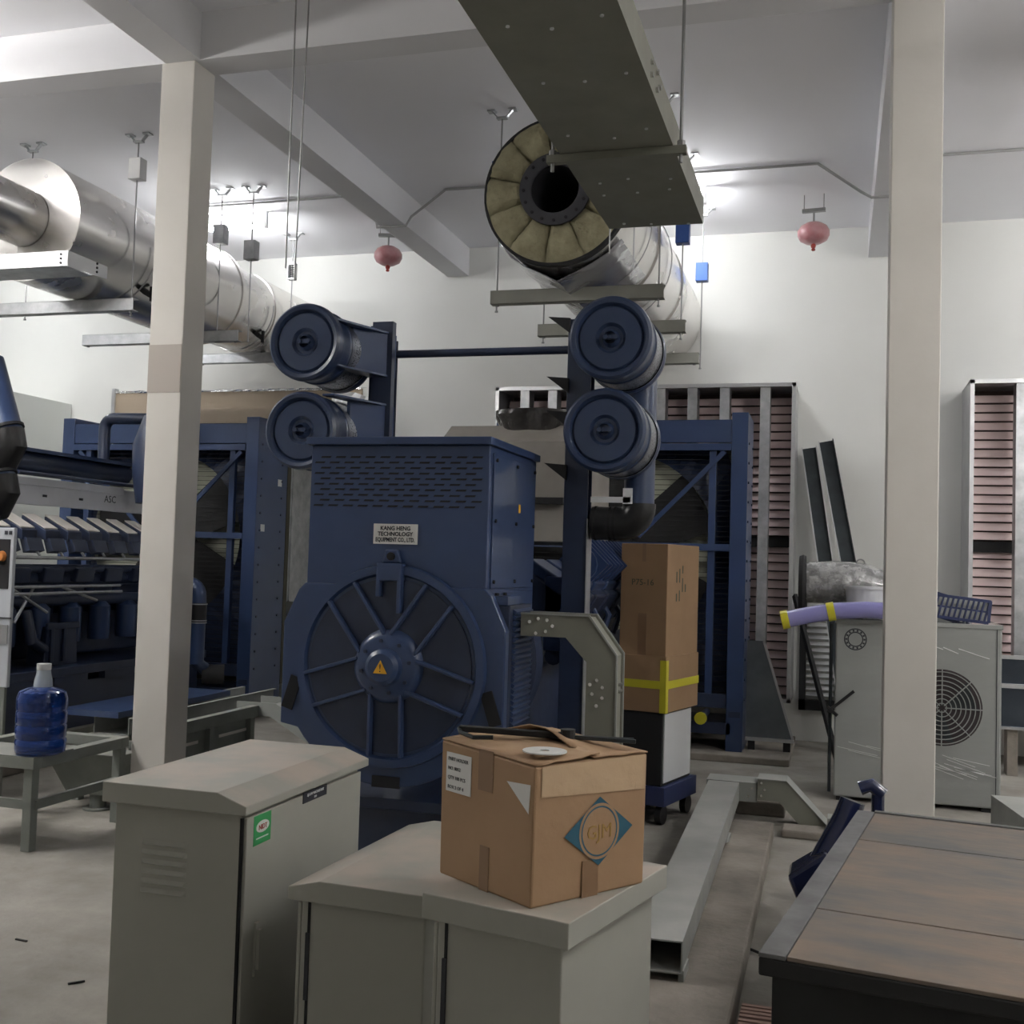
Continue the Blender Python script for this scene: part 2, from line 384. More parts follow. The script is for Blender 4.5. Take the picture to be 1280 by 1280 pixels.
# insulation segments: wedges with gaps, lumpy
for k in range(11):
    a0 = 2 * PI * k / 11 + .005 + random.uniform(-.03, .03); a1 = 2 * PI * (k + 1) / 11 + .02
    mb = MB(); nr, na = 6, 9; vs = []
    for i in range(nr + 1):
        for j in range(na + 1):
            r = .235 + (DR - .012 - .235) * i / nr; a = a0 + (a1 - a0) * j / na
            edge = min(j, na - j) / na; ed2 = min(i, nr - i) / nr
            y = -.015 - .05 * min(1, edge * 6) * min(1, .35 + ed2 * 3) + random.uniform(-.008, .008)
            vs.append((DC[0] + r * math.cos(a), DC[1] + y, DC[2] + r * math.sin(a)))
    fs = [(i * (na + 1) + j, i * (na + 1) + j + 1, (i + 1) * (na + 1) + j + 1, (i + 1) * (na + 1) + j) for i in range(nr) for j in range(na)]
    nb = len(vs); vs += [(v[0], DC[1] + .25, v[2]) for v in vs]; fs += [tuple(q + nb for q in f)[::-1] for f in fs]
    rim = [j for j in range(na)] ; W = na + 1
    border = [(j, j + 1) for j in range(na)] + [((i) * W + na, (i + 1) * W + na) for i in range(nr)] + [(nr * W + j + 1, nr * W + j) for j in range(na - 1, -1, -1)] + [((i + 1) * W, i * W) for i in range(nr - 1, -1, -1)]
    fs += [(a, a + nb, b + nb, b) for a, b in border]
    mb.add(vs, fs).make('insulation_segment', 'wool', t, smooth=True)
MB().lathe([(.165, .0), (.245, .0), (.245, .025), (.165, .025), (.165, 1.2), (.0, 1.2)], (DC[0], DC[1] - .075, DC[2]), 'y', 48, False, False).make('inlet_flange', mat('flange_iron', (.035, .035, .042, 1), .5), t, smooth=True, label='dark bolted flange ring round the open pipe')
for k in range(16):
    a = 2 * PI * k / 16; MB().lathe([(.011, -.004), (.011, .002)], (DC[0] + .215 * math.cos(a), DC[1] - .077, DC[2] + .215 * math.sin(a)), 'y', 8).make('bolt_hole', 'dark', t)
# plastic film hanging on the lower half of the cladding
mb = MB(); vs = []; fs = []
for i in range(15):
    for j in range(9):
        a = PI * 1.18 + PI * .62 * j / 8; yy = .12 + .95 * i / 14; r = DR + .012 + random.uniform(0, .02) + (.05 if j == 4 else 0)
        vs.append((DC[0] + r * math.cos(a), DC[1] + yy, DC[2] + r * math.sin(a)))
fs = [(i * 9 + j, i * 9 + j + 1, (i + 1) * 9 + j + 1, (i + 1) * 9 + j) for i in range(14) for j in range(8)]
o = mb.add(vs, fs).make('plastic_wrap', mat('smoky_film', (.22, .22, .24, 1), .12, coat=1., bump=.5, bscale=9), t, smooth=True)
sd = o.modifiers.new('s', 'SOLIDIFY'); sd.thickness = .003
for yy, a0 in ((.75, .2), (1.75, .1)):
    MB().tube(arc((DC[0], DC[1] + yy, DC[2]), DR + .02, -PI * .35, PI * .3, 14, (1, 0, 0), (0, 0, 1)), .004, 6).make('binding_wire', 'rod', t, smooth=True)
G = 'support channels under the right silencer'
trapeze(-2.46, -1.19, 7.65, 3.545, 'support', 'nearest grey support channel hung under the centre silencer, above the right air filters', G)
trapeze(-2.41, -1.19, 8.8, 3.545, 'support', 'middle grey support channel hung under the centre silencer', G)
trapeze(-2.35, -1.25, 10.2, 3.55, 'support', 'farthest grey support channel hung under the centre silencer, by the wall', G)
hanger(-2.42, 7.66, 3.44, 4.47, 'b', 'blue spring hanger left of the torn silencer mouth')
hanger(-1.23, 7.66, 3.44, 4.55, 'b', 'spring hanger behind the hanging tray, right of the silencer mouth')
hanger(-2.37, 8.81, 3.44, 4.5, 'b', 'blue spring hanger behind the silencer, left side')
hanger(-1.23, 8.81, 3.44, 4.30, 'b', 'dark blue spring hanger right of the silencer, half hidden by the tray')
hanger(-1.24, 10.21, 3.45, 4.35, 'b', 'light blue spring hanger nearest the back wall, right of the silencer')

# left: polished silencer
LC = (-5.90, 6.87, 4.09); LR = .465
t = thing('exhaust_silencer', LC, 'polished steel exhaust silencer with a flat shiny end cap, upper left behind the left column', 'exhaust duct')
MB().lathe([(LR, 0), (LR, 2.35), (LR + .01, 2.35), (LR + .01, 2.40), (LR - .02, 2.40), (LR - .06, 2.46)], LC, 'y', 64, False, False).make('body', 'polish', t, smooth=True)
MB().lathe([(LR - .06, 2.44), (LR - .06, 3.1), (LR - .05, 3.1), (LR - .05, 3.14), (LR - .06, 3.14), (LR - .06, WY - LC[1] - .01)], LC, 'y', 64, False, True).make('outlet_pipe', 'polish', t, smooth=True)
MB().lathe([(.22, -.03), (LR - .005, -.004), (LR + .004, -.004), (LR + .004, .03), (LR - .02, .03)], LC, 'y', 64, False, False).make('end_cap', 'polish', t, smooth=True)
MB().lathe([(.0, -.75), (.215, -.75), (.215, -.02), (.23, -.02), (.23, .0)], (LC[0], LC[1], LC[2]), 'y', 48, False, False).make('inlet_pipe', 'polish', t, smooth=True)
for yy in (.8, 2.9):
    MB().tube(arc((LC[0], LC[1] + yy, LC[2]), LR + .03 if yy < 2 else LR - .03, -PI * .4, PI * .02, 12, (1, .25, 0), (0, 0, 1)), .006, 6).make('grounding_wire', 'rod', t, smooth=True)
for yy, rr in ((1.0, LR), (2.95, LR - .06)):
    MB().obox((LC[0] + rr * .78, LC[1] + yy, LC[2] - rr * .70), (.05, .16, .04), (0, .7, .2)).obox((LC[0] + rr * .86, LC[1] + yy + .02, LC[2] - rr * .72), (.02, .03, .12)).make('saddle_clip', 'blackmat', t)
G = 'support channels under the left silencer'
trapeze(-6.9, -5.37, 7.49, 3.57, 'galv', 'nearest galvanised support channel under the polished silencer, left edge of view', G)
trapeze(-6.85, -5.2, 8.8, 3.585, 'galv', 'middle galvanised support channel under the polished silencer, crossing behind the left column', G)
trapeze(-6.5, -5.1, 10.2, 3.66, 'galv', 'farthest galvanised support channel under the polished silencer, near the wall', G)
hanger(-5.41, 7.50, 3.48, 4.66, 'w', 'white spring hanger beside the polished silencer, left of the column')
hanger(-6.42, 7.50, 3.48, 4.66, 'w', 'spring hanger at the upper left edge above the polished silencer')
hanger(-5.44, 8.81, 3.53, 4.52, 'g', 'grey spring hanger just right of the left column')
hanger(-5.12, 8.81, 3.53, 4.36, 'g', 'boxy grey spring hanger below the burning lamp')
hanger(-5.45, 10.21, 3.55, 4.55, 'w', 'open white spring hanger frame near the back wall, right of the lamp', True)
# cable channel hung near the left silencer
t = thing('cable_tray', (-5.6, 6.45, 3.6), 'grey cable tray hung below the polished silencer cap at the left edge', 'cable tray')
MB().box((-6.9, 6.35, 3.56), (-5.11, 6.354, 3.67)).box((-6.9, 6.35, 3.56), (-5.11, 6.62, 3.564)).box((-6.9, 6.616, 3.56), (-5.11, 6.62, 3.67)).make('tray_body', 'galv', t)
MB().prism([(6.352, 3.67), (6.78, 3.67), (6.78, 3.58), (6.352, 3.56)], -5.11, -5.105, 'yz').make('end_plate', 'whitepl', t)
for k in range(3): MB().lathe([(.009, 0), (.009, .006)], (-5.105, 6.66, 3.6 + .03 * k), 'x', 8).make('bolt', 'blackmat', t)
for k in range(3): MB().lathe([(.009, -.006), (.009, 0)], (-5.16, 6.35, 3.585 + .03 * k), 'y', 8).make('bolt', 'blackmat', t)


# ------------------------------------------------------------------ overhead bus tray
t = thing('hanging_cable_tray', (-.97, 5.9, 3.47), 'wide dark grey cable tray hung from the ceiling, running over the camera', 'cable tray')
MB().box((-1.225, .8, 3.465), (-.722, 5.9, 3.469)).make('bottom_plate', 'tray', t, label='dark grey bottom plate with bright screws')
MB().box((-.722, .8, 3.465), (-.718, 5.9, 3.60)).make('side_plate', 'tray', t); MB().box((-1.229, .8, 3.465), (-1.225, 5.9, 3.60)).make('side_plate', 'tray', t)
MB().box((-1.229, .8, 3.60), (-.718, 5.9, 3.604)).make('cover_plate', 'tray', t)
MB().box((-1.229, 5.9, 3.465), (-.718, 5.904, 3.604)).make('end_plate', 'tray', t)
MB().bar((-1.29, 4.78, 3.445), (-.66, 4.78, 3.445), .04, .035).make('cross_bar', 'tray', t)
scr = MB().lathe([(.007, -.006), (.004, -.008)], (0, 0, 0), 'z', 8)
first = None
for yy in (5.86, 5.35, 5.15, 4.6, 4.05, 3.6, 3.1, 2.5, 2.2):
    for xx in (-1.13, -.97, -.80):
        me = MB().lathe([(.0075, -.005), (.0075, 0)], (xx + random.uniform(-.02, .02), yy + random.uniform(-.05, .03), 3.465), 'z', 8); me.make('screw', 'whitepl', t)  # white heads: the sparkle of the screws is put into the colour
for xx in (-1.265, -.685):
    MB().tube([(xx, 4.78, 3.39), (xx, 4.78, CZ)], .008, 8).make('threaded_rod', 'rod', t, smooth=True)
    MB().lathe([(.018, -.012), (.018, .012)], (xx, 4.78, 3.475), 'z', 6).make('nut', 'rod', t)
for yy, z in ((4.15, 3.56), (4.15, 3.51), (4.28, 3.575), (4.28, 3.505), (4.34, 3.54)):
    MB().lathe([(.012, 0), (.012, .012)], (-.718, yy, z), 'x', 8).make('bolt', 'bolt', t)
for i, (xx, zb) in enumerate(((-2.437, 2.93), (-2.39, 2.87))):
    o = MB().tube([(xx + (.0 if i == 0 else .03), 4.5, CZ), (xx, 4.5, zb)], .004, 8).make('hanging_rod', 'rod', smooth=True)
    tag(o, ('left, shorter' if i == 0 else 'right, longer') + ' thin rod of the pair hanging right of the left column', 'rod')
for (xx, yy, zb) in ((-1.37, 6.6, 3.23), (-1.22, 6.6, 3.12)):
    o = MB().tube([(xx, yy, CZ), (xx, yy, zb + .3)], .005, 8).make('hanging_rod', 'rod', smooth=True)
    tag(o, ('left' if xx < -1.3 else 'right') + ' thin rod of the pair hanging in front of the silencer, below the tray end', 'rod')


# ------------------------------------------------------------------ hanging extinguishers
def extinguisher(x, y, z, label, rz):
    t = thing('ceiling_extinguisher', (x, y, z), label, 'fire extinguisher', rz)
    MB().lathe([(.02, .095), (.07, .088), (.115, .06), (.138, .02), (.138, -.02), (.118, -.06), (.07, -.088), (.02, -.095)], (0, 0, 0), 'z', 32).make('tank', 'red', t, smooth=True, world=False)
    MB().lathe([(.018, -.13), (.024, -.11), (.016, -.095)], (0, 0, 0), 'z', 12).lathe([(.012, -.155), (.02, -.145), (.008, -.13)], (0, 0, 0), 'z', 12).make('nozzle', 'redink', t, smooth=True, world=False)
    MB().box((-.1, -.02, .19), (.1, .02, .22)).make('hanger_bar', 'rod', t, world=False)
    MB().tube([(0, 0, .09), (0, 0, .19)], .008, 8).make('hook', 'rod', t, world=False)
    for s in (-.085, .085): MB().tube([(s, 0, .2), (s, 0, CZ - z)], .004, 6).make('hanger_rod', 'rod', t, world=False)


extinguisher(-4.296, 10.0, 4.60, 'pink ceiling fire extinguisher hanging left of the long beam end', .25)
extinguisher(-.245, 10.0, 4.60, 'pink ceiling fire extinguisher hanging between the silencer and right column', -.1)


# ------------------------------------------------------------------ centre generator
XC, YA = -1.895, 4.6
t = thing('generator_set', (XC, YA, .12), 'big navy alternator with round ribbed end cover and slotted top, centre of the hall', 'generator')
MB().box((XC - .5, YA + .05, .14), (XC + .5, YA + 4.7, .26)).box((XC - .5, YA + .05, .50), (XC + .5, YA + 4.7, .55)).box((XC - .46, YA + .1, .26), (XC + .46, YA + 4.6, .50)).make('base_skid', 'blue_dk', t, bevel=.005)
MB().box((XC - .5, YA - .28, .0), (XC + .55, YA + .05, .14)).make('base_foot', 'blue_dk', t, bevel=.004)
mb = MB().box((XC - .43, YA + .01, 1.30), (XC + .43, YA + .79, 2.13)); mb.make('terminal_box', 'blue', t, bevel=.006, label='navy terminal box with rows of slots')
MB().box((XC - .445, YA - .02, 2.13), (XC + .445, YA + .81, 2.165)).make('box_lid', 'blue', t, bevel=.004)
MB().box((XC + .43, YA + .06, 1.50), (XC + .437, YA + .76, 2.10)).make('side_panel', 'blue', t, bevel=.002)
MB().box((XC + .43, YA + .06, 1.33), (XC + .437, YA + .76, 1.485)).make('side_panel', 'blue', t, bevel=.002)
for yy in (.09, .42, .73):
    for zz in (1.53, 1.8, 2.07): MB().lathe([(.009, 0), (.009, .008)], (XC + .437, YA + yy, zz), 'x', 6).make('bolt', 'blackmat', t)
# stator body with flats, round flange
def circ(cx, cz, r, a0, a1, n): return [(cx + r * math.cos(a0 + (a1 - a0) * i / n), cz + r * math.sin(a0 + (a1 - a0) * i / n)) for i in range(n + 1)]
CZA = 1.145
body = [(XC + .53, .86)] + [(XC + .53, 1.32), (XC + .46, 1.47), (XC + .43, 1.50), (XC - .43, 1.50), (XC - .46, 1.47), (XC - .53, 1.32), (XC - .53, .86)]
low = circ(XC, CZA, .535, PI * 1.19, PI * 1.81, 20)
MB().prism(body + low, YA - .005, YA + .055, 'xz').make('front_plate', 'blue', t, bevel=.006)
MB().lathe([(.44, .05), (.44, .76)], (XC, YA, CZA), 'y', 48, True, True).box((XC - .42, YA + .05, 1.2), (XC + .42, YA + .76, 1.5)).make('stator_body', 'blue', t, smooth=True)
c0 = (XC, YA, CZA)
MB().lathe([(.45, -.005), (.445, -.03), (.41, -.03), (.40, -.012), (.385, -.012)], c0, 'y', 64, False, False).make('cover_ring', 'blue', t, smooth=True)
MB().lathe([(.0, -.02), (.385, -.02), (.385, .0)], c0, 'y', 64, False, False).make('end_cover', 'blue_dk', t, smooth=True, label='dark navy round end cover')
for k in range(5):
    a = 1.5 * PI + 2 * PI * k / 5; d = Vector((math.cos(a), 0, math.sin(a))); n_ = Vector((-math.sin(a), 0, math.cos(a)))
    for s in (-1, 1):
        p0 = Vector(c0) + d * .12 + n_ * (.072 * s) + Vector((0, -.04, 0)); p1 = Vector(c0) + d * .395 + n_ * (.075 * s) + Vector((0, -.03, 0))
        MB().bar(p0, p1, .016, .035, up=(0, -1, 0)).make('rib', 'blue', t, bevel=.004)
MB().lathe([(.0, -.06), (.13, -.06), (.155, -.045), (.165, -.02)], c0, 'y', 48, False, False).make('hub_plate', 'blue', t, smooth=True)
MB().lathe([(.0, -.115), (.06, -.115), (.078, -.10), (.082, -.055)], c0, 'y', 40, False, False).make('hub_cap', 'blue', t, smooth=True)
for k in range(8):
    a = 2 * PI * k / 8 + .2; MB().lathe([(.009, -.068), (.009, -.058)], (XC + .115 * math.cos(a), YA, CZA + .115 * math.sin(a)), 'y', 6).make('bolt', 'blue_dk', t)
wl = MB().prism([(XC - .032, CZA - .025), (XC + .032, CZA - .025), (XC, CZA + .032)], YA - .118, YA - .1155, 'xz').make('warning_label', 'yellow', t, label='yellow warning triangle with exclamation mark')
text(wl, '!', (XC, YA - .1185, CZA - .018), (1, 0, 0), (0, 0, 1), .05, 'ink', 'warning_mark')
for (x, z, rz) in ((-.475, 1.00, -.3), (.475, .985, .32), (0, .635, 0)):
    s = (.055, .02, .15) if rz else (.13, .02, .05)
    MB().obox((XC + x, YA - .004, z), s, (0, -rz, 0)).make('body_opening', 'dark', t)
MB().box((XC - .06, YA - .06, 1.52), (XC + .06, YA, 1.60)).prism([(XC - .045, 1.60), (XC + .045, 1.60), (XC + .03, 1.66), (XC - .03, 1.66)], YA - .035, YA - .01, 'xz').make('lifting_lug', 'blue', t, bevel=.006)
MB().lathe([(.018, -.045), (.018, -.036)], (XC, YA, 1.63), 'y', 16).make('lug_hole', 'dark', t)
MB().box((XC - .06, YA - .06, 1.45), (XC - .04, YA - .02, 1.53)).make('lug_bracket', 'blue', t, bevel=.004)
MB().box((XC + .04, YA - .06, 1.38), (XC + .06, YA - .02, 1.53)).make('lug_bracket', 'blue', t, bevel=.004)
slot = MB().prism([(-.026, -.004), (-.02, .004), (.026, .004), (.02, -.004)], -.003, .01, 'xz').make('vent_slot', 'dark', t, world=False)
slotlip = None
slot.location = (-.385, .01, 1.735)
for r in range(10):
    for c in range(11):
        if r == 0 and c == 0: continue
        s = slot.copy(); COL.objects.link(s); s.location = (-.385 + .073 * c + (.03 if r % 2 else 0), .01, 1.735 + .0245 * r)
np_ = MB().box((XC - .105, YA + .002, 1.685), (XC + .105, YA + .009, 1.775)).make('name_plate', 'white', t, label='white plate with three lines of black lettering')
for i, s in enumerate(('KANG HENG', 'TECHNOLOGY', 'EQUIPMENT CO., LTD.')):
    text(np_, s, (XC, YA + .0015, 1.747 - .0255 * i), (1, 0, 0), (0, 0, 1), .026, 'ink', 'lettering', sx=.72 if i == 2 else .95, bold=.03)
# side louvre box
lb = MB().box((XC + .40, YA + .056, .885), (XC + .53, YA + .40, 1.43)); lb.make('louvre_box', 'blue_dk', t, bevel=.004)
sl = MB().obox((XC + .534, YA + .24, .905), (.022, .28, .016), (0, .5, 0)).make('louvre_slat', 'blue', t)
for k in range(1, 21): c = dup_part(sl, (0, 0, .0248 * k))
MB().box((XC + .43, YA + .05, 1.43), (XC + .52, YA + .25, 1.47)).make('cable_gland_plate', 'blue', t, bevel=.003)
for yy in (.08, .2): MB().lathe([(.01, 0), (.01, .012)], (XC + .46, YA + yy, 1.47), 'z', 6).make('bolt', 'blackmat', t)
for (yy, zz) in ((.46, 1.875), (.3, 1.39)): MB().box((XC + .4375, YA + yy, zz - .02), (XC + .439, YA + yy + .03, zz + .02)).make('hazard_sticker', 'yellow', t)
# engine behind
MB().box((XC - .30, 5.5, .55), (XC + .30, 9.1, 1.05)).make('crankcase', 'blue_dk', t, bevel=.02)
MB().lathe([(.38, 0), (.46, .03), (.46, .16), (.40, .2), (.40, .24)], (XC, 5.36, 1.12), 'y', 48, True, True).make('flywheel_housing', 'blue_dk', t, smooth=True)
for s in (-1, 1):
    for k in range(8):
        yy = 5.95 + .37 * k
        h = MB().obox((XC + s * .34, yy, 1.42), (.30, .30, .22), (0, s * .55, 0)); h.make('cylinder_head', 'blue_dk', t, bevel=.015)
        MB().obox((XC + s * .385, yy, 1.55), (.26, .28, .07), (0, s * .55, 0)).make('valve_cover', 'blue', t, bevel=.012)
        MB().tube([(XC + s * .44, yy, 1.38), (XC + s * .49, yy, 1.3), (XC + s * .43, yy, 1.12)], .02, 8).make('injection_pipe', 'blue', t, smooth=True)
    MB().tube([(XC + s * .43, 5.85, 1.12), (XC + s * .43, 8.8, 1.12)], .05, 12).make('coolant_rail', 'blue_dk', t, smooth=True)
MB().obox((XC + .44, 6.1, 1.35), (.12, .6, .4)).make('junction_panel', 'blue', t, bevel=.01)
mb = MB().tube([(XC + .44, 6.4, 1.62), (XC + .44, 7.6, 1.62)], .10, 16)
for k in range(10): mb.obox((XC + .44, 6.45 + k * .12, 1.62), (.23, .02, .23), (0, .785, 0))
mb.make('charge_air_cooler', 'blue', t, smooth=False)
# exhaust box with chamfered roof + wrapped bellows
MB().prism([(6.55, 1.75), (6.55, 2.37), (6.75, 2.49), (7.9, 2.49), (7.9, 1.75)], XC - .52, XC + .30, 'yz').make('exhaust_box', mat('heat_box_grey', (.26, .24, .215, 1), .55, col2=(.22, .2, .18, 1), scale=4), t, bevel=.006, label='grey insulated exhaust box above the engine')
MB().box((XC - .52, 6.5, 1.98), (XC + .3, 6.549, 2.02)).make('box_strap', 'dark', t)
vs = []
mb = MB(); prof = [(.15, 0), (.20, .05), (.235, .10), (.27, .15), (.265, .175), (.05, .18)]
n = 40; vs = []; fs = []
for i, (r, z) in enumerate(prof):
    for k in range(n):
        a = 2 * PI * k / n; rr = r * (1 + (.10 * math.sin(5 * a) if 1 <= i <= 3 else 0)); vs.append((XC + .02 + rr * math.cos(a), 6.85 + rr * .8 * math.sin(a), 2.37 + z * 1.25))
for i in range(len(prof) - 1):
    for k in range(n): k2 = (k + 1) % n; fs.append((i * n + k, i * n + k2, (i + 1) * n + k2, (i + 1) * n + k))
fs.append(tuple((len(prof) - 1) * n + k for k in range(n)))
mb.add(vs, fs).make('wrapped_exhaust_flange', mat('black_plastic_wrap', (.03, .028, .027, 1), .25, coat=.6, bump=.6, bscale=14, bdist=.03), t, smooth=True, label='exhaust flange wrapped in black plastic')
MB().lathe([(.05, 0), (.05, .03), (.065, .03), (.065, .045)], (XC - .12, YA + .5, 2.165), 'z', 16).make('breather_cap', 'blackmat', t, smooth=True)
MB().lathe([(.02, 0), (.02, .02)], (XC - .25, YA + .5, 2.165), 'z', 12).make('bolt', 'blackmat', t)


# ------------------------------------------------------------------ air filters on posts
PY = 5.73
t = thing('air_filter_stand', (XC, PY, .12), 'navy pair of posts with a cross bar carrying four air filters, behind the alternator', 'filter frame')
for s in (-1, 1):
    x = XC + s * .57
    MB().box((x - .065, PY - .05, .55 if s > 0 else .3), (x + .065, PY - .04, 2.92)).box((x - .065, PY + .04, .3), (x + .065, PY + .05, 2.85)).box((x - .01, PY - .04, .3), (x + .01, PY + .04, 2.85)).make('post', 'blue_dk', t, bevel=.003)
MB().box((XC + .635, PY - .06, .15), (XC + .64, PY + .05, 1.86)).make('sidelit_edge', 'galv', t)  # pale strip paints side light onto the right post
MB().tube([(XC - .57, PY, 2.765), (XC + .57, PY, 2.765)], .022, 14).make('cross_bar', 'blue_dk', t, smooth=True)
MB().box((XC - .6, PY - .1, 2.2), (XC - .48, PY - .05, 2.93)).make('mounting_plate', 'blue_dk', t)
for z in (2.9, 2.58, 2.40, 2.12):
    MB().prism([(XC + .52, z - .06), (XC + .52, z + .02), (XC + .40, z + .03), (XC + .44, z)], PY - .08, PY - .06, 'xz').make('bracket_ear', 'blackmat', t)
for (zt, zb) in ((2.86, 2.62), (2.46, 2.2)):
    x0 = XC - .60; x1 = XC - .50
    MB().prism([(-2.53, 5.25), (-2.38, PY - .05), (-2.50, PY - .05), (-2.60, 5.25)], zt + .0, zt + .012, 'xy').prism([(-2.53, 5.25), (-2.38, PY - .05), (-2.50, PY - .05), (-2.60, 5.25)], zb, zb + .012, 'xy').prism([(-2.53, 5.45), (-2.37, PY - .05), (-2.39, PY - .05), (-2.55, 5.45)], zb, zt, 'xy').make('filter_bracket', 'blue', t, bevel=.002)


def air_filter(x, z, label, side):
    f = thing('air_filter', (x, 5.2, z), label, 'air filter', 0, 'air filters on the centre generator')
    MB().lathe([(.0, .03), (.06, .03), (.075, .012), (.15, .012), (.160, .022), (.172, .0), (.19, -.005), (.203, .008), (.206, .04), (.200, .075)], (0, 0, 0), 'y', 56, False, False).make('end_cap', 'navy', f, smooth=True, world=False)
    MB().lathe([(.03, .0), (.045, .03)], (0, 0, 0), 'y', 24, False, False).bar((-.03, .0, 0), (.03, .0, 0), .02, .02).lathe([(.012, -.02), (.014, 0)], (-.02, 0, 0), 'y', 10).lathe([(.012, -.02), (.014, 0)], (.03, 0, 0), 'y', 10).make('wing_nut', 'navy', f, smooth=True, world=False, label='shiny navy wing nut')
    MB().lathe([(.199, .07), (.194, .09), (.194, .16), (.199, .165), (.199, .18)], (0, 0, 0), 'y', 56, False, False).make('body', 'navy', f, smooth=True, world=False)
    MB().lathe([(.194, .18), (.194, .40)], (0, 0, 0), 'y', 56, False, False).make('mesh_cage', MESHM, f, smooth=True, world=False, label='perforated silver steel cage')
    MB().lathe([(.200, .40), (.205, .41), (.205, .45), (.19, .46), (.0, .46)], (0, 0, 0), 'y', 56, False, False).make('rear_cap', 'navy', f, smooth=True, world=False)
    for y in (.172, .392): MB().lathe([(.201, 0), (.201, .022), (.196, .022)], (0, y, 0), 'y', 56, False, False).make('cage_band', 'mesh', f, smooth=True, world=False, label='bright steel band')
    return f


# perforated mesh material: fine relief only
MESHM = mat('perforated_cage', (.34, .36, .40, 1), .3, .9); nt = MESHM.node_tree
vo = nt.nodes.new('ShaderNodeTexVoronoi'); vo.inputs['Scale'].default_value = 95; tcn = nt.nodes.new('ShaderNodeTexCoord'); nt.links.new(tcn.outputs['Object'], vo.inputs[0])
rp = nt.nodes.new('ShaderNodeValToRGB'); rp.color_ramp.elements[0].position = .3; rp.color_ramp.elements[0].color = (.01, .012, .02, 1); rp.color_ramp.elements[1].position = .42; rp.color_ramp.elements[1].color = (.42, .44, .48, 1)
nt.links.new(vo.outputs['Distance'], rp.inputs[0]); nt.links.new(rp.outputs[0], nt.nodes['Principled BSDF'].inputs['Base Color'])
air_filter(-1.065, 2.715, 'upper right round navy air filter, below the silencer supports', 1)
air_filter(-1.083, 2.268, 'lower right round navy air filter, above the black rubber elbow', 1)
air_filter(-2.692, 2.740, 'upper left round navy air filter, in front of the polished duct', -1)
air_filter(-2.696, 2.275, 'lower left round navy air filter, partly behind the slotted box', -1)
# intake pipe from the right filters to the rubber elbow
t = thing('air_intake_pipe', (-1.0, 5.75, 1.8), 'navy intake pipe turning left through a black rubber elbow below the right air filters', 'pipe')
MB().tube([(-1.0, 5.75, 1.93), (-1.0, 5.75, 2.75)], .080, 24).make('lower_pipe', 'navy', t, smooth=True)
MB().tube([(-1.0, 5.75, 1.945)] + arc((-1.09, 5.75, 1.93), .09, 0, -PI / 2, 8, (1, 0, 0), (0, 0, 1)) + [(-1.20, 5.75, 1.84), (-1.245, 5.75, 1.84)], .088, 24).make('rubber_elbow', 'black', t, smooth=True, label='black rubber elbow hose')
for x in (-1.12, -1.145, -1.225): MB().lathe([(.091, -.006), (.091, .006)], (x, 5.75, 1.84), 'x', 28, False, False).make('hose_clamp', 'blackmat', t, smooth=True)
MB().box((-1.24, 5.66, 1.945), (-1.03, 5.665, 1.975)).box((-1.07, 5.66, 1.94), (-1.02, 5.665, 2.02)).make('bracket_plate', 'whitepl', t)


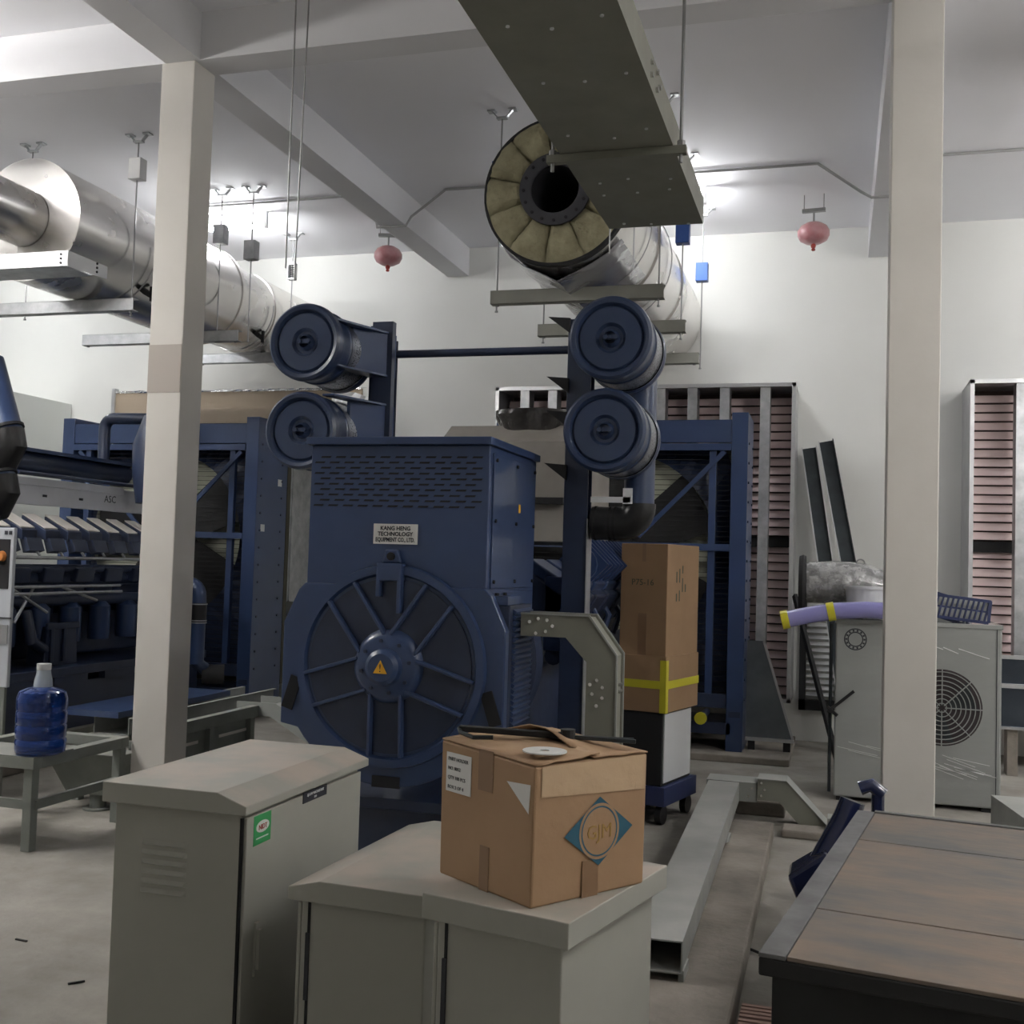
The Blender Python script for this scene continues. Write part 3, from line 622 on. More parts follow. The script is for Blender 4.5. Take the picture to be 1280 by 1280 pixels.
# ------------------------------------------------------------------ radiators
def radiator(x0, x1, y, zt, label, gname):
    t = thing('radiator_unit', ((x0 + x1) / 2, y, .06), label, 'radiator', 0, gname)
    xc = (x0 + x1) / 2; D = .62; zb = .42
    MB().box((x0, y, 0.06), (x0 + .14, y + D, zt)).make('frame_post', 'blue', t, bevel=.004)
    MB().box((x1 - .14, y, 0.06), (x1, y + D, zt)).make('frame_post', 'blue', t, bevel=.004)
    MB().box((x0 + .14, y + .01, zt - .26), (x1 - .14, y + .05, zt - .06)).box((x0 + .14, y + .01, zt - .07), (x1 - .14, y + D, zt - .06)).make('top_beam', 'blue', t, bevel=.004)
    MB().box((x0 + .14, y - .01, zt - .33), (x1 - .14, y + .03, zt - .27)).make('cross_rail', 'blue', t)
    MB().box((x0 + .14, y - .005, 1.77), (x1 - .14, y + .03, 1.83)).make('cross_rail', 'blue', t)
    MB().box((x0 + .14, y + .02, zb), (x1 - .14, y + .06, zb + .12)).box((x0 + .1, y + .0, .2), (x1 - .1, y + D, .3)).make('bottom_beam', 'blue_dk', t, bevel=.004)
    for s in (-1, 1):
        xx = (x1 - .30) if s > 0 else (x0 + .30)
        MB().box((xx - .03, y + .03, .45), (xx + .03, y + .08, zt - .3)).make('inner_upright', 'blue', t, bevel=.003)
    zc_ = 1.78
    MB().box((x0 + .14, y + .42, .5), (x1 - .14, y + .44, zt - .26)).make('core_panel', 'olive', t, label='pale olive radiator core seen between fan blades')
    # shroud with round opening
    r = .86; outer = [(x0 + .3, .5), (x1 - .3, .5), (x1 - .3, zt - .3), (x0 + .3, zt - .3)]
    nn = 48; vs = []; fs = []
    for k in range(nn):
        a = 2 * PI * k / nn; ca, sa = math.cos(a), math.sin(a)
        vs.append((xc + r * ca, y + .20, zc_ + r * sa))
        q = min(((x1 - x0) / 2 - .16) / max(abs(ca), 1e-6), ((zt - .28 - zc_) if sa > 0 else (zc_ - .5)) / max(abs(sa), 1e-6)); vs.append((xc + q * ca, y + .34, zc_ + q * sa))
    for k in range(nn): k2 = (k + 1) % nn; fs.append((2 * k, 2 * k + 1, 2 * k2 + 1, 2 * k2))
    MB().add(vs, fs).make('fan_shroud', 'blue_dk', t)
    for k in range(5):
        a = 2 * PI * k / 5 + .55; mb = MB()
        pts = [(.16, -.16), (.83, -.30), (.85, .30), (.16, .16)]
        vs = []
        for (pr_, pt) in pts:
            tx = pr_ * math.cos(a) - pt * math.sin(a); tz = pr_ * math.sin(a) + pt * math.cos(a)
            vs.append((xc + tx, y + .26 + pt * .15, zc_ + tz))
        vs2 = [(v[0], v[1] + .012, v[2]) for v in vs]
        mb.add(vs + vs2, [(0, 1, 2, 3), (7, 6, 5, 4), (0, 4, 5, 1), (1, 5, 6, 2), (2, 6, 7, 3), (3, 7, 4, 0)]).make('fan_blade', 'blackmat', t)
    MB().lathe([(.0, .14), (.14, .14), (.17, .2), (.17, .34)], (xc, y, zc_), 'y', 32, False, False).make('fan_hub', 'blackmat', t, smooth=True)
    for s in (-1, 1):
        MB().bar(((xc + s * ((x1 - x0) / 2 - .20)), y + .02, zt - .34), (xc + s * .2, y + .02, zc_ + .1), .04, .02, up=(0, 1, 0)).make('diagonal_brace', 'blue', t)
    mb = MB(); z = .5
    while z < zt - .32: mb.box((x0 + .14, y + .10, z), (x1 - .14, y + .104, z + .005)); z += .045
    mb.make('guard_wires', 'blackmat', t, kind='stuff')
    for k in range(14):
        z = .5 + k * .17
        for dy in (.08, .5): MB().lathe([(.012, 0), (.012, .01)], (x1, y + dy, z), 'x', 6).make('bolt', 'blue_dk', t)
    MB().box((x1 - .12, y - .004, .35), (x1 - .02, y, .4)).make('foot_plate', 'blue_dk', t)
    return t


Gr = 'navy engine radiators'
tr = radiator(-3.03, -.752, 9.7, 2.975, 'navy radiator with fan behind the right air filters, in front of the louvred opening', Gr)
tl = radiator(-7.75, -5.47, 9.7, 2.975, 'navy radiator of the left generator, behind the left column', Gr)
for (yy, z) in ((10.12, 2.32), (9.80, 1.85)): MB().box((-5.4695, yy, z), (-5.468, yy + .08, z + .07)).make('white_sticker', 'white', tl)
# outlet duct behind the left radiator
t = thing('radiator_duct', (-5.6, 10.7, 1.), 'shiny galvanised outlet duct between the left radiator and the wall', 'duct')
MB().box((-7.6, 10.33, .3), (-5.47, 10.40, 2.9)).make('canvas_collar', mat('canvas_olive', (.07, .065, .045, 1), .9), t, label='dark olive canvas collar')
MB().box((-7.6, 10.40, 1.14), (-5.465, 11.04, 2.95)).make('duct_body', 'galv', t, bevel=.004)
MB().box((-5.465, 10.42, 1.14), (-5.455, 10.45, 2.9)).box((-5.465, 10.42, 1.14), (-5.455, 11.03, 1.16)).box((-5.465, 10.95, 1.16), (-5.455, 11.03, 1.26)).make('duct_flange', 'galv', t)
# brown boarded opening above
t = thing('boarded_opening', (-6.2, 10.45, 2.), 'brown board covering the wall opening, with crumpled foil along its top edge', 'board')
MB().box((-7.67, 10.42, 2.955), (-4.72, 10.46, 3.36)).make('board', 'board', t)
mb = MB(); vs = []; fs = []
nx = 60
for i in range(nx + 1):
    for j in range(5):
        vs.append((-7.67 + 2.95 * i / nx, 10.40 + .018 * random.random() + (.16 * j / 4 if j > 2 else 0), 3.345 + .012 * j + random.uniform(-.005, .005) * (j > 0)))
for i in range(nx):
    for j in range(4): fs.append((i * 5 + j, (i + 1) * 5 + j, (i + 1) * 5 + j + 1, i * 5 + j + 1))
MB().add(vs, fs).make('foil_tape', 'foil', t, label='crumpled silver foil tape')
MB().box((-7.70, 10.40, 2.955), (-7.66, 10.47, 3.40)).make('edge_angle', 'gfence', t)
# crumpled white plastic between the two left filters
mb = MB(); vs = []; fs = []
for i in range(13):
    for j in range(7):
        vs.append((-5.02 + .52 * i / 12, 10.35 + random.uniform(-.02, .02), 3.10 + .28 * j / 6 - .16 * i / 12 + random.uniform(-.01, .01)))
for i in range(12):
    for j in range(6): fs.append((i * 7 + j, (i + 1) * 7 + j, (i + 1) * 7 + j + 1, i * 7 + j + 1))
o = MB().add(vs, fs).make('plastic_sheet', 'film', t, label='crumpled white plastic sheet at the board end')
sd = o.modifiers.new('s', 'SOLIDIFY'); sd.thickness = .003
t = thing('white_duct_box', (-9.4, 10.4, .4), 'white sheet-metal duct box on the wall at the left edge, beyond the left radiator', 'duct')
MB().box((-10.6, 9.75, .4), (-8.72, 11.04, 3.33)).make('box_body', 'whiteboard', t, bevel=.004)
MB().box((-10.6, 9.73, 3.30), (-8.71, 9.76, 3.34)).box((-8.75, 9.73, .4), (-8.71, 9.76, 3.3)).make('front_frame', 'gfence', t)



# ------------------------------------------------------------------ louvred openings
def louvre(idx, x0, x1, y0, zb, zt, mulls, name='window'):
    t = bpy.data.objects.new('window_%d' % idx, None); COL.objects.link(t); t['kind'] = 'structure'; t.location = (x0, WY, zb); ROOTM[t.name] = Matrix.Translation((x0, WY, zb))
    f = MB(); e = .035
    f.box((x0, y0, zt - e), (x1, y0 + .02, zt)).box((x0, y0, zb), (x0 + e, y0 + .02, zt)).box((x1 - e, y0, zb), (x1, y0 + .02, zt)).box((x0, y0, zb), (x1, y0 + .02, zb + e))
    f.make('window_frame', 'gfence', t)
    MB().box((x0, y0 + .02, zt - .012), (x1, WY, zt)).box((x0, y0 + .02, zb), (x0 + .012, WY, zt)).box((x1 - .012, y0 + .02, zb), (x1, WY, zt)).box((x0, y0 + .02, zb), (x1, WY, zb + .012)).make('window_box', 'gfence', t)
    for m in mulls:
        MB().box((m - .045, y0 + .02, zb + .03), (m + .045, y0 + .035, zt - .03)).box((m - .045, y0 + .03, zb + .03), (m - .03, y0 + .20, zt - .03)).box((m + .03, y0 + .03, zb + .03), (m + .045, y0 + .20, zt - .03)).make('splitter_post', 'galv', t)
    n_ = int((zt - zb - .1) / .083)
    bl = MB().obox((0, 0, 0), (x1 - x0 - .05, .076, .008), (1.1, 0, 0)).make('louvre_blade', 'pink', t, world=False)
    bl.location = ((x1 - x0) / 2, -.24, .07)
    for k in range(1, n_):
        if abs(k - n_ // 2) < 1: continue
        c = bl.copy(); COL.objects.link(c); c.location = ((x1 - x0) / 2, -.24, .07 + .083 * k)
    MB().box((x0 + .02, WY - .29, (zb + zt) / 2 - .045), (x1 - .02, WY - .25, (zb + zt) / 2 + .05)).make('mid_rail', 'blackmat', t)
    MB().box((x0 + .012, WY - .045, zb + .012), (x1 - .012, WY - .04, zt - .012)).make('backing', mat('backing_brown', (.08, .055, .05, 1), .8), t)
    return t


louvre(1, -3.265, -.385, 10.4, .42, 3.345, [-2.83 - .14, -2.69, -2.43, -2.16, -1.9, -1.63, -1.33, -1.03, -.66])
louvre(2, 1.10, 3.9, 10.4, .42, 3.345, [1.52, 1.95, 2.4, 2.85])
# small dark framed vent low in the wall
t = bpy.data.objects.new('window_3', None); COL.objects.link(t); t['kind'] = 'structure'; t.location = (-.3, 11.03, .35); ROOTM[t.name] = Matrix.Translation((-.3, 11.03, .35))
MB().box((-.33, 10.98, .30), (-.27, WY, 1.35)).box((.0, 10.98, .30), (.05, WY, 1.35)).box((-.33, 10.98, .30), (.05, WY, .40)).make('window_frame', 'blackmat', t)
for k in range(15): MB().obox((-.13, 11.02, .45 + k * .06), (.27, .05, .008), (.7, 0, 0)).make('louvre_blade', 'whitepl', t)


# ------------------------------------------------------------------ left generator
XL = -6.6
t = thing('generator_set', (XL, 7.5, .14), 'long navy diesel engine with pale rail cover and cylinder heads, left behind the column', 'generator')
xr = XL + .8
MB().box((XL - .8, 5.2, .62), (xr, 9.45, .69)).box((XL - .76, 5.2, .16), (xr - .06, 9.4, .56)).make('base_skid', 'blue_dk', t, bevel=.006)
for k in range(6): MB().box((xr - .07, 5.45 + k * .62, .56), (xr - .01, 5.85 + k * .62, .62)).make('skid_spacer', 'blue_dk', t)
MB().box((xr - .06, 5.2, .14), (xr + .02, 9.4, .19)).make('skid_lip', 'tray', t)
MB().box((XL - .33, 5.5, .72), (XL + .33, 9.2, 1.4)).make('crankcase', 'blue_dk', t, bevel=.02)
MB().box((-6.24, 5.6, 1.965), (-6.2, 9.05, 2.165)).box((-6.26, 5.6, 2.12), (-6.19, 8.6, 2.185)).make('rail_cover', 'rail', t, bevel=.006, label='pale grey rail cover along the engine')
text(t, 'ASC', (-6.199, 8.42, 2.04), (0, 1, 0), (0, 0, 1), .09, 'ink', 'lettering')
for yy in (7.55, 8.0): MB().box((-6.2, yy, 2.035), (-6.197, yy + .05, 2.055)).make('rail_slot', 'ink', t)
MB().tube([(-6.16, 7.2, 2.21), (-6.16, 9.3, 2.21)], .018, 10).make('top_pipe', 'blue_dk', t, smooth=True)
MB().tube([(-6.42, 5.2, 2.30), (-6.42, 7.6, 2.33), (-6.42, 8.9, 2.33)], .10, 16).make('charge_air_pipe', 'blue_dk', t, smooth=True)
MB().box((-6.36, 7.2, 2.40), (-6.28, 8.9, 2.43)).make('pipe_bracket', 'blue', t)
for k in range(13):
    yy = 5.75 + .265 * k
    h = MB().prism([(-6.22, 1.88), (-5.98, 1.76), (-5.98, 1.68), (-6.22, 1.74)], yy, yy + .17, 'xz'); hd = h.make('cylinder_head', 'blue_dk', t, bevel=.006)
    MB().prism([(-6.225, 1.895), (-6.0, 1.782), (-6.0, 1.772), (-6.225, 1.885)], yy + .012, yy + .16, 'xz').make('valve_cover', 'cream', hd, label='cream valve cover plate')
    MB().prism([(-6.02, 1.70), (-5.96, 1.70), (-5.92, 1.60), (-5.98, 1.58)], yy + .02, yy + .19, 'xz').make('injector_box', 'blue_dk', hd)
    MB().tube([(-5.96, yy + .1, 1.64), (-5.93, yy + .15, 1.56)], .011, 6).make('injector_pipe', 'galv', hd, smooth=True)
MB().tube([(-5.93, 5.7, 1.545), (-5.93, 9.2, 1.545)], .014, 8).make('fuel_rail', 'galv', t, smooth=True)
for z, r, x, m in ((1.46, .035, -6.0, 'blue_dk'), (1.38, .05, -6.05, 'blue_dk'), (1.2, .05, -6.1, 'blue_dk'), (1.32, .012, -5.9, 'galv'), (1.27, .012, -5.88, 'galv')):
    MB().tube([(x, 6.0, z), (x, 8.2 if m == 'galv' else 9.1, z)], r, 10).make('engine_pipe', m, t, smooth=True)
for k in range(9):
    yy = 5.9 + k * .38
    MB().obox((-6.02, yy, 1.42), (.16, .22, .12), (0, .2, 0)).make('fuel_pump', 'blue_dk', t, bevel=.01)
    MB().lathe([(.085, -.16), (.09, -.13), (.09, .12), (.05, .16)], (-6.08, yy, 1.02), 'z', 16).make('oil_filter', 'blue', t, smooth=True)
    MB().obox((-6.22, yy + .15, 1.2), (.12, .26, .24)).make('access_door', 'blue_dk', t, bevel=.012)
for (a, b) in (((-5.95, 7.5, 1.32), (-5.9, 7.9, 1.2)), ((-5.95, 7.2, 1.32), (-5.95, 7.0, 1.05)), ((-5.98, 6.9, 1.35), (-5.9, 7.3, 1.12))): MB().tube([a, b], .012, 6).make('hose', 'galv', t, smooth=True)
MB().prism([(7.35, .69), (7.75, .69), (7.72, 1.0), (7.55, 1.03), (7.38, 1.0)], -6.12, -5.95, 'yz').box((-5.96, 7.40, .72), (-5.93, 7.44, 1.0)).box((-5.96, 7.55, .72), (-5.93, 7.59, 1.0)).box((-5.96, 7.36, .98), (-5.93, 7.74, 1.03)).make('engine_mount', 'blue_dk', t, bevel=.006)
MB().tube([(-6.3, 7.2, 1.1), (-6.0, 7.2, 1.1), (-5.95, 7.2, .9), (-6.0, 7.45, .8)], .045, 12).make('oil_pipe', 'blue_dk', t, smooth=True)
# coolant pipes between engine and radiator
MB().tube([(-6.76, 9.05, 2.42), (-6.76, 9.05, 2.78)] + arc((-6.66, 9.05, 2.78), .10, PI, PI / 2, 6, (1, 0, 0), (0, 0, 1)) + [(-6.35, 9.1, 2.88), (-6.2, 9.6, 2.88)], .055, 16).make('coolant_pipe', 'blue_dk', t, smooth=True)
MB().tube([(-6.76, 9.05, 2.25), (-6.76, 9.05, 2.44)], .065, 16).make('rubber_hose', 'black', t, smooth=True)
for z in (2.40, 2.43): MB().lathe([(.068, -.006), (.068, .006)], (-6.76, 9.05, z), 'z', 20, False, False).make('hose_clamp', 'galv', t, smooth=True)
MB().tube([(-5.92, 8.6, 2.05), (-5.93, 8.6, 2.3), (-5.93, 8.6, 2.55), (-5.88, 8.62, 2.75), (-5.75, 8.7, 2.85)], [.12, .15, .16, .15, .11], 20).make('turbo_pipe', 'blue_dk', t, smooth=True)
MB().tube([(-6.2, 9.0, 1.33), (-5.73, 9.0, 1.33)] + arc((-5.73, 9.0, 1.22), .11, PI / 2, 0, 6, (1, 0, 0), (0, 0, 1)) + [(-5.62, 9.0, .62), (-5.6, 9.2, .5)], .065, 16).make('coolant_pipe', 'blue', t, smooth=True)
MB().tube([(-5.62, 9.0, .98), (-5.62, 9.0, 1.16)], .072, 16).make('rubber_hose', 'black', t, smooth=True)
for z in (.98, 1.0, 1.15): MB().lathe([(.075, -.005), (.075, .005)], (-5.62, 9.0, z), 'z', 20, False, False).make('hose_clamp', 'galv', t, smooth=True)
MB().tube([(-5.62, 9.1, .5), (-5.45, 9.2, .5)], .09, 16).make('drain_flange', 'blackmat', t, smooth=True)
# two slanting intake ducts at the left edge
for i, (dz, dx) in enumerate(((0, 0), (-.33, -.04))):
    d = thing('intake_duct', (-5.7 + dx, 6.5, 2.3 + dz), ('upper' if i == 0 else 'lower') + ' slanting navy intake duct with black boot at the left edge', 'pipe')
    MB().tube([(-5.85 + dx, 6.5, 2.95 + dz), (-5.65 + dx, 6.5, 2.42 + dz)], .10, 20).make('duct_pipe', 'blue', d, smooth=True)
    MB().tube([(-5.66 + dx, 6.5, 2.44 + dz), (-5.63 + dx, 6.5, 2.34 + dz), (-5.68 + dx, 6.5, 2.24 + dz), (-5.85 + dx, 6.5, 2.2 + dz)], .112, 20).make('rubber_boot', 'black', d, smooth=True)
    MB().tube([(-5.672 + dx, 6.5, 2.47 + dz), (-5.664 + dx, 6.5, 2.45 + dz)], .118, 24).make('hose_clamp', 'blackmat', d, smooth=True)
# controller panel
t = thing('control_panel', (-5.35, 6.0, 0), 'white control panel with a dark display recess and orange knob at the left edge', 'control panel')
MB().box((-5.75, 5.95, .72), (-5.09, 5.98, 1.745)).make('case', mat('panel_white', (.42, .44, .47, 1), .4), t, bevel=.006)
MB().box((-5.70, 5.945, 1.35), (-5.115, 5.95, 1.67)).make('display_recess', 'dark', t)
MB().lathe([(.0, -.03), (.03, -.03), (.035, 0)], (-5.17, 5.945, 1.56), 'y', 20, False, False).make('knob', 'orange', t, smooth=True)
MB().box((-5.75, 5.942, 1.16), (-5.08, 5.95, 1.168)).make('door_seam', 'dark', t)
MB().box((-5.25, 5.942, 1.0), (-5.10, 5.948, 1.12)).make('nameplate', 'galv', t)
MB().box((-5.16, 5.944, 1.70), (-5.14, 5.95, 1.725)).make('switch', 'ink', t); MB().box((-5.125, 5.944, 1.70), (-5.105, 5.95, 1.725)).make('switch', 'ink', t)
MB().box((-5.73, 5.955, 0), (-5.11, 5.98, .72)).make('pedestal', 'stand', t, bevel=.004)


# ------------------------------------------------------------------ jug table and left trays
t = thing('steel_stand', (-4.4, 5.3, 0), 'low grey welded steel stand under the blue water bottle', 'stand')
zt = .50
for (x, y) in ((-4.13, 5.05), (-4.11, 5.78), (-4.72, 5.05), (-4.72, 5.78)): MB().box((x - .028, y - .028, 0), (x + .028, y + .028, zt - .06)).make('leg', 'stand', t, bevel=.003)
MB().box((-4.76, 5.0, zt - .06), (-4.08, 5.07, zt)).box((-4.76, 5.76, zt - .06), (-4.08, 5.83, zt)).box((-4.15, 5.07, zt - .06), (-4.08, 5.76, zt)).box((-4.76, 5.07, zt - .06), (-4.69, 5.76, zt)).make('top_frame', 'stand', t, bevel=.003)
MB().box((-4.72, 5.03, .22), (-4.13, 5.06, .27)).box((-4.12, 5.05, .22), (-4.09, 5.78, .27)).make('lower_rail', 'stand', t, bevel=.002)
MB().box((-4.76, 5.0, zt), (-4.08, 5.32, zt + .006)).make('top_plate', 'stand', t)
t = thing('water_bottle', (-4.14, 5.12, zt + .006), 'large blue water bottle with clear neck on the grey stand', 'water bottle')
jb = [(.0, 0), (.11, 0), (.128, .012), (.132, .04), (.132, .075), (.125, .085), (.132, .095), (.132, .15), (.126, .16), (.132, .17), (.132, .225), (.126, .235), (.132, .245), (.132, .30), (.12, .335), (.08, .355), (.05, .362)]
MB().lathe(jb, (0, 0, 0), 'z', 40, False, False).make('bottle_body', 'jug', t, smooth=True, world=False, label='translucent blue body')
MB().lathe([(.05, .36), (.046, .40), (.038, .43), (.036, .455)], (0, 0, 0), 'z', 28, False, False).make('neck', 'neck', t, smooth=True, world=False, label='clear neck')
MB().lathe([(.036, .452), (.038, .455), (.038, .485), (.0, .487)], (0, 0, 0), 'z', 24, False, False).make('cap', 'whitepl', t, smooth=True, world=False)
# low cable tray on posts with a bent arm
t = thing('low_cable_tray', (-4.3, 6.5, 0), 'low grey steel cable tray on posts running behind the left column toward the alternator', 'cable tray')
def utray(mb, x0, x1, y0, y1, z0, z1): return mb.box((x0, y0, z0), (x1, y1, z0 + .006)).box((x0, y0, z0), (x0 + .006, y1, z1)).box((x1 - .006, y0, z0), (x1, y1, z1)).box((x0 - .025, y0, z1 - .006), (x0, y1, z1)).box((x1, y0, z1 - .006), (x1 + .025, y1, z1))
mb = MB(); utray(mb, -4.72, -4.45, 6.35, 8.3, .40, .52); mb.make('tray_section', 'tray_lt', t, label='light grey open tray section')
mb = MB(); mb.box((-4.17, 6.15, .42), (-4.11, 7.45, .50)).box((-4.16, 6.15, .16), (-4.14, 7.45, .42)).make('side_panel', 'stand', t, bevel=.002)
for y in (6.2, 6.8, 7.35):
    MB().box((-4.20, y - .03, 0), (-4.10, y + .03, .42)).make('support_post', 'stand', t)
    MB().box((-4.7, y - .025, .36), (-4.15, y + .025, .40)).make('cross_bearer', 'stand', t)
    MB().box((-4.74, y - .03, 0), (-4.68, y + .03, .36)).make('support_post', 'stand', t)
for y in (6.3, 6.95): MB().box((-4.138, y, .33), (-4.134, y + .38, .35)).make('panel_slot', 'cream', t)
MB().prism([(-4.3, .52), (-3.98, .52), (-3.45, .22), (-3.45, .10), (-4.02, .42), (-4.3, .42)], 7.46, 7.47, 'xz').prism([(-4.3, .52), (-3.98, .52), (-3.45, .22), (-3.45, .10), (-4.02, .42), (-4.3, .42)], 7.82, 7.83, 'xz').prism([(-3.98, .52), (-3.45, .22), (-3.45, .21), (-3.98, .51)], 7.47, 7.82, 'xz').make('bent_arm', 'tray_lt', t, label='pale tray arm bending down toward the alternator')
MB().prism([(-3.6, .25), (-3.2, .08), (-3.2, .0), (-3.7, .2)], 6.9, 7.46, 'xz').make('bent_arm', 'tray_lt', t)
o = MB().box((-4.95, 6.3, .52), (-4.5, 7.7, .56)).make('blue_plank', 'blue'); tag(o, 'navy steel plate lying on the low cable tray behind the left column', 'plate')
# hanging motor-like box below stand
t = thing('sheet_bucket', (-4.35, 6.0, 0), 'dark tapered metal hopper standing behind the steel stand', 'hopper')
MB().add([(-4.6, 5.95, .10), (-4.25, 5.95, .10), (-4.25, 6.12, .10), (-4.6, 6.12, .10), (-4.75, 5.90, .36), (-4.2, 5.90, .36), (-4.2, 6.12, .36), (-4.75, 6.12, .36)], [(0, 1, 2, 3), (4, 5, 6, 7), (0, 1, 5, 4), (1, 2, 6, 5), (2, 3, 7, 6), (3, 0, 4, 7)]).make('hopper_body', 'stand', t, bevel=.004)
MB().lathe([(.09, 0), (.09, .012), (.05, .012), (.05, .12)], (-4.42, 6.02, 0), 'z', 24).make('foot', 'stand', t, smooth=True)


# ------------------------------------------------------------------ foreground cabinets
def cabinet(loc, rz, w_, d_, h_, slope, label, doorside):
    t = thing('distribution_cabinet', loc, label, 'cabinet', rz)
    o = .03; r = .045; hb = h_ - r - .012
    MB().box((o, o, 0), (w_ - o, d_ - o, hb)).make('body', 'cab', t, bevel=.004, world=False)
    s = .055
    if slope == 'r': prof = [(0, hb - .005), (w_, hb - .005), (w_, h_ - .035), (w_ - .10, h_), (0, h_)]
    elif slope == 'l': prof = [(0, hb - .005), (w_, hb - .005), (w_, h_), (.10, h_), (0, h_ - .025)]
    else: prof = [(0, hb - .005), (w_, hb - .005), (w_, h_), (0, h_)]
    MB().prism(prof, 0, d_, 'xz').make('roof_cap', 'cab', t, bevel=.003, world=False, label='dusty overhanging cap')
    if doorside == 'r':
        dr = MB().box((w_ - o + .004, o + .006, .04), (w_ - o + .016, d_ - o - .006, hb - .02)).make('door', 'cab', t, bevel=.003, world=False)
        MB().box((w_ - o - .004, o - .002, .04), (w_ - o + .005, o + .006, hb - .02)).make('door_gap', 'dark', t, world=False)
    else:
        dr = MB().box((o - .016, o + .006, .04), (o - .004, d_ - o - .006, hb - .02)).make('door', 'cab', t, bevel=.003, world=False)
        MB().box((o + .022, o - .0025, .04), (o + .030, o + .004, hb - .01)).make('door_gap', 'dark', t, world=False)
        MB().box((o + .018, o - .006, .36), (o + .030, o + .0, hb - .10)).make('hinge', 'ink', t, world=False)
    return t, dr, hb


tA, dA, hb = cabinet((-2.17, 2.975, 0), 0, .50, .90, .905, 'r', 'tall beige-grey distribution cabinet with louvred end and green sticker, front left', 'r')
for k in range(6):
    z = .735 - .029 * k
    MB().add([(.13, .03, z), (.29, .03, z), (.28, .022, z - .012), (.14, .022, z - .012), (.13, .03, z - .016), (.29, .03, z - .016)], [(0, 1, 2, 3), (3, 2, 5, 4), (0, 3, 4), (1, 5, 2)]).make('louvre_fin', 'cab', tA, world=False)
XD = -2.17 + .50 - .03 + .016
st = MB().box((XD, 3.05, .735), (XD + .0015, 3.155, .825)).make('sticker', 'green', dA, label='green sticker with white oval')
el = MB().lathe([(0, .0), (.04, .0), (.04, .001)], (XD + .0015, 3.1025, .79), 'x', 24, False, False)
for i in range(len(el.v)): el.v[i] = Vector((el.v[i].x, 3.1025 + (el.v[i].y - 3.1025) * 1.05, .787 + (el.v[i].z - .79) * .4))
def pmake(mb, name, m, par): return mb.make(name, m, par)
# details on the door are children of the cabinet (third level is used by the sticker itself)
e = MB().prism([(3.1025 + .04 * math.cos(q * .3), .787 + .018 * math.sin(q * .3)) for q in range(21)], XD + .0015, XD + .0025, 'yz').make('sticker_oval', 'white', tA); text(tA, 'NIDT', (XD + .0032, 3.1025, .779), (0, 1, 0), (0, 0, 1), .022, 'redink', 'sticker_lettering')
MB().box((XD + .0015, 3.065, .752), (XD + .002, 3.14, .756)).make('sticker_line', 'white', tA)
MB().box((XD, 3.37, .80), (XD + .003, 3.545, .835)).make('nameplate', 'ink', tA)
text(tA, 'XJ LOW VOLTAGE BOX', (XD + .0035, 3.4575, .820), (0, 1, 0), (0, 0, 1), .0115, 'whitepl', 'nameplate_lettering', bold=.02)
text(tA, 'IP54', (XD + .0035, 3.4575, .806), (0, 1, 0), (0, 0, 1), .010, 'whitepl', 'nameplate_lettering', bold=.02)
MB().box((XD, 3.075, .34), (XD + .008, 3.10, .50)).prism([(3.08, .36), (3.095, .36), (3.095, .48), (3.08, .48)], XD + .008, XD + .018, 'yz').make('door_handle', 'cab', tA)
tB, dB, _ = cabinet((-1.485, 2.90, 0), math.radians(-3), .445, .82, .705, 'l', 'middle beige cabinet between the tall cabinet and the carton, dusty top', 'l')
tC, dC, _ = cabinet((-.968, 2.605, 0), math.radians(-13.5), .405, .60, .80, 'n', 'right beige cabinet carrying the diamond-printed carton', 'l')

# carton on cabinet C  (near corner is the origin)
cz = .80
th = math.radians(-34)
Lf, Rt, Hc = .368, .385, .335
near = Vector((-.683, 2.575, cz))
org = near - Vector((math.cos(th) * Lf, math.sin(th) * Lf, 0))
t = thing('carton', (org.x, org.y, cz), 'torn cardboard carton printed with a teal diamond, on the right cabinet', 'carton', th)
MB().add([(0, 0, 0), (Lf, 0, 0), (Lf, Rt, 0), (0, Rt, 0), (-.006, .0, Hc + .012), (Lf + .004, .0, Hc), (Lf + .004, Rt, Hc), (-.004, Rt, Hc + .01)],
         [(0, 3, 2, 1), (0, 1, 5, 4), (1, 2, 6, 5), (2, 3, 7, 6), (3, 0, 4, 7), (4, 5, 6, 7)]).make('box_body', 'card', t, bevel=.006, world=False)
for (x0, x1, y0, y1, lift, sag) in ((-.004, Lf + .004, 0, Rt * .55, .0, 0), (-.004, Lf + .004, Rt * .50, Rt, .0, 0)):
    mb = MB(); vs = []; nx, ny = 12, 7
    for i in range(nx + 1):
        for j in range(ny + 1):
            x = x0 + (x1 - x0) * i / nx; y = y0 + (y1 - y0) * j / ny; u = abs(y - (0 if y0 == 0 else Rt)) / (y1 - y0)
            z = Hc + .013 - .012 * x / Lf + u * (.012 if y0 == 0 else .045 * math.exp(-((x - .16) / .13) ** 2)) + random.uniform(-.0025, .0025) * (u > .05)
            vs.append((x, y, z))
    fs = [(i * (ny + 1) + j, (i + 1) * (ny + 1) + j, (i + 1) * (ny + 1) + j + 1, i * (ny + 1) + j + 1) for i in range(nx) for j in range(ny)]
    o = mb.add(vs, fs).make('top_flap', 'card', t, world=False, smooth=True); s = o.modifiers.new('s', 'SOLIDIFY'); s.thickness = .004; s.offset = 1
MB().box((Lf * .42, -.0012, Hc - .09), (Lf * .58, .0, Hc + .012)).make('tape_strip', 'carddark', t, world=False)
MB().box((Lf * .46, -.0014, .0), (Lf * .56, .0, .11)).make('tape_strip', 'carddark', t, world=False)
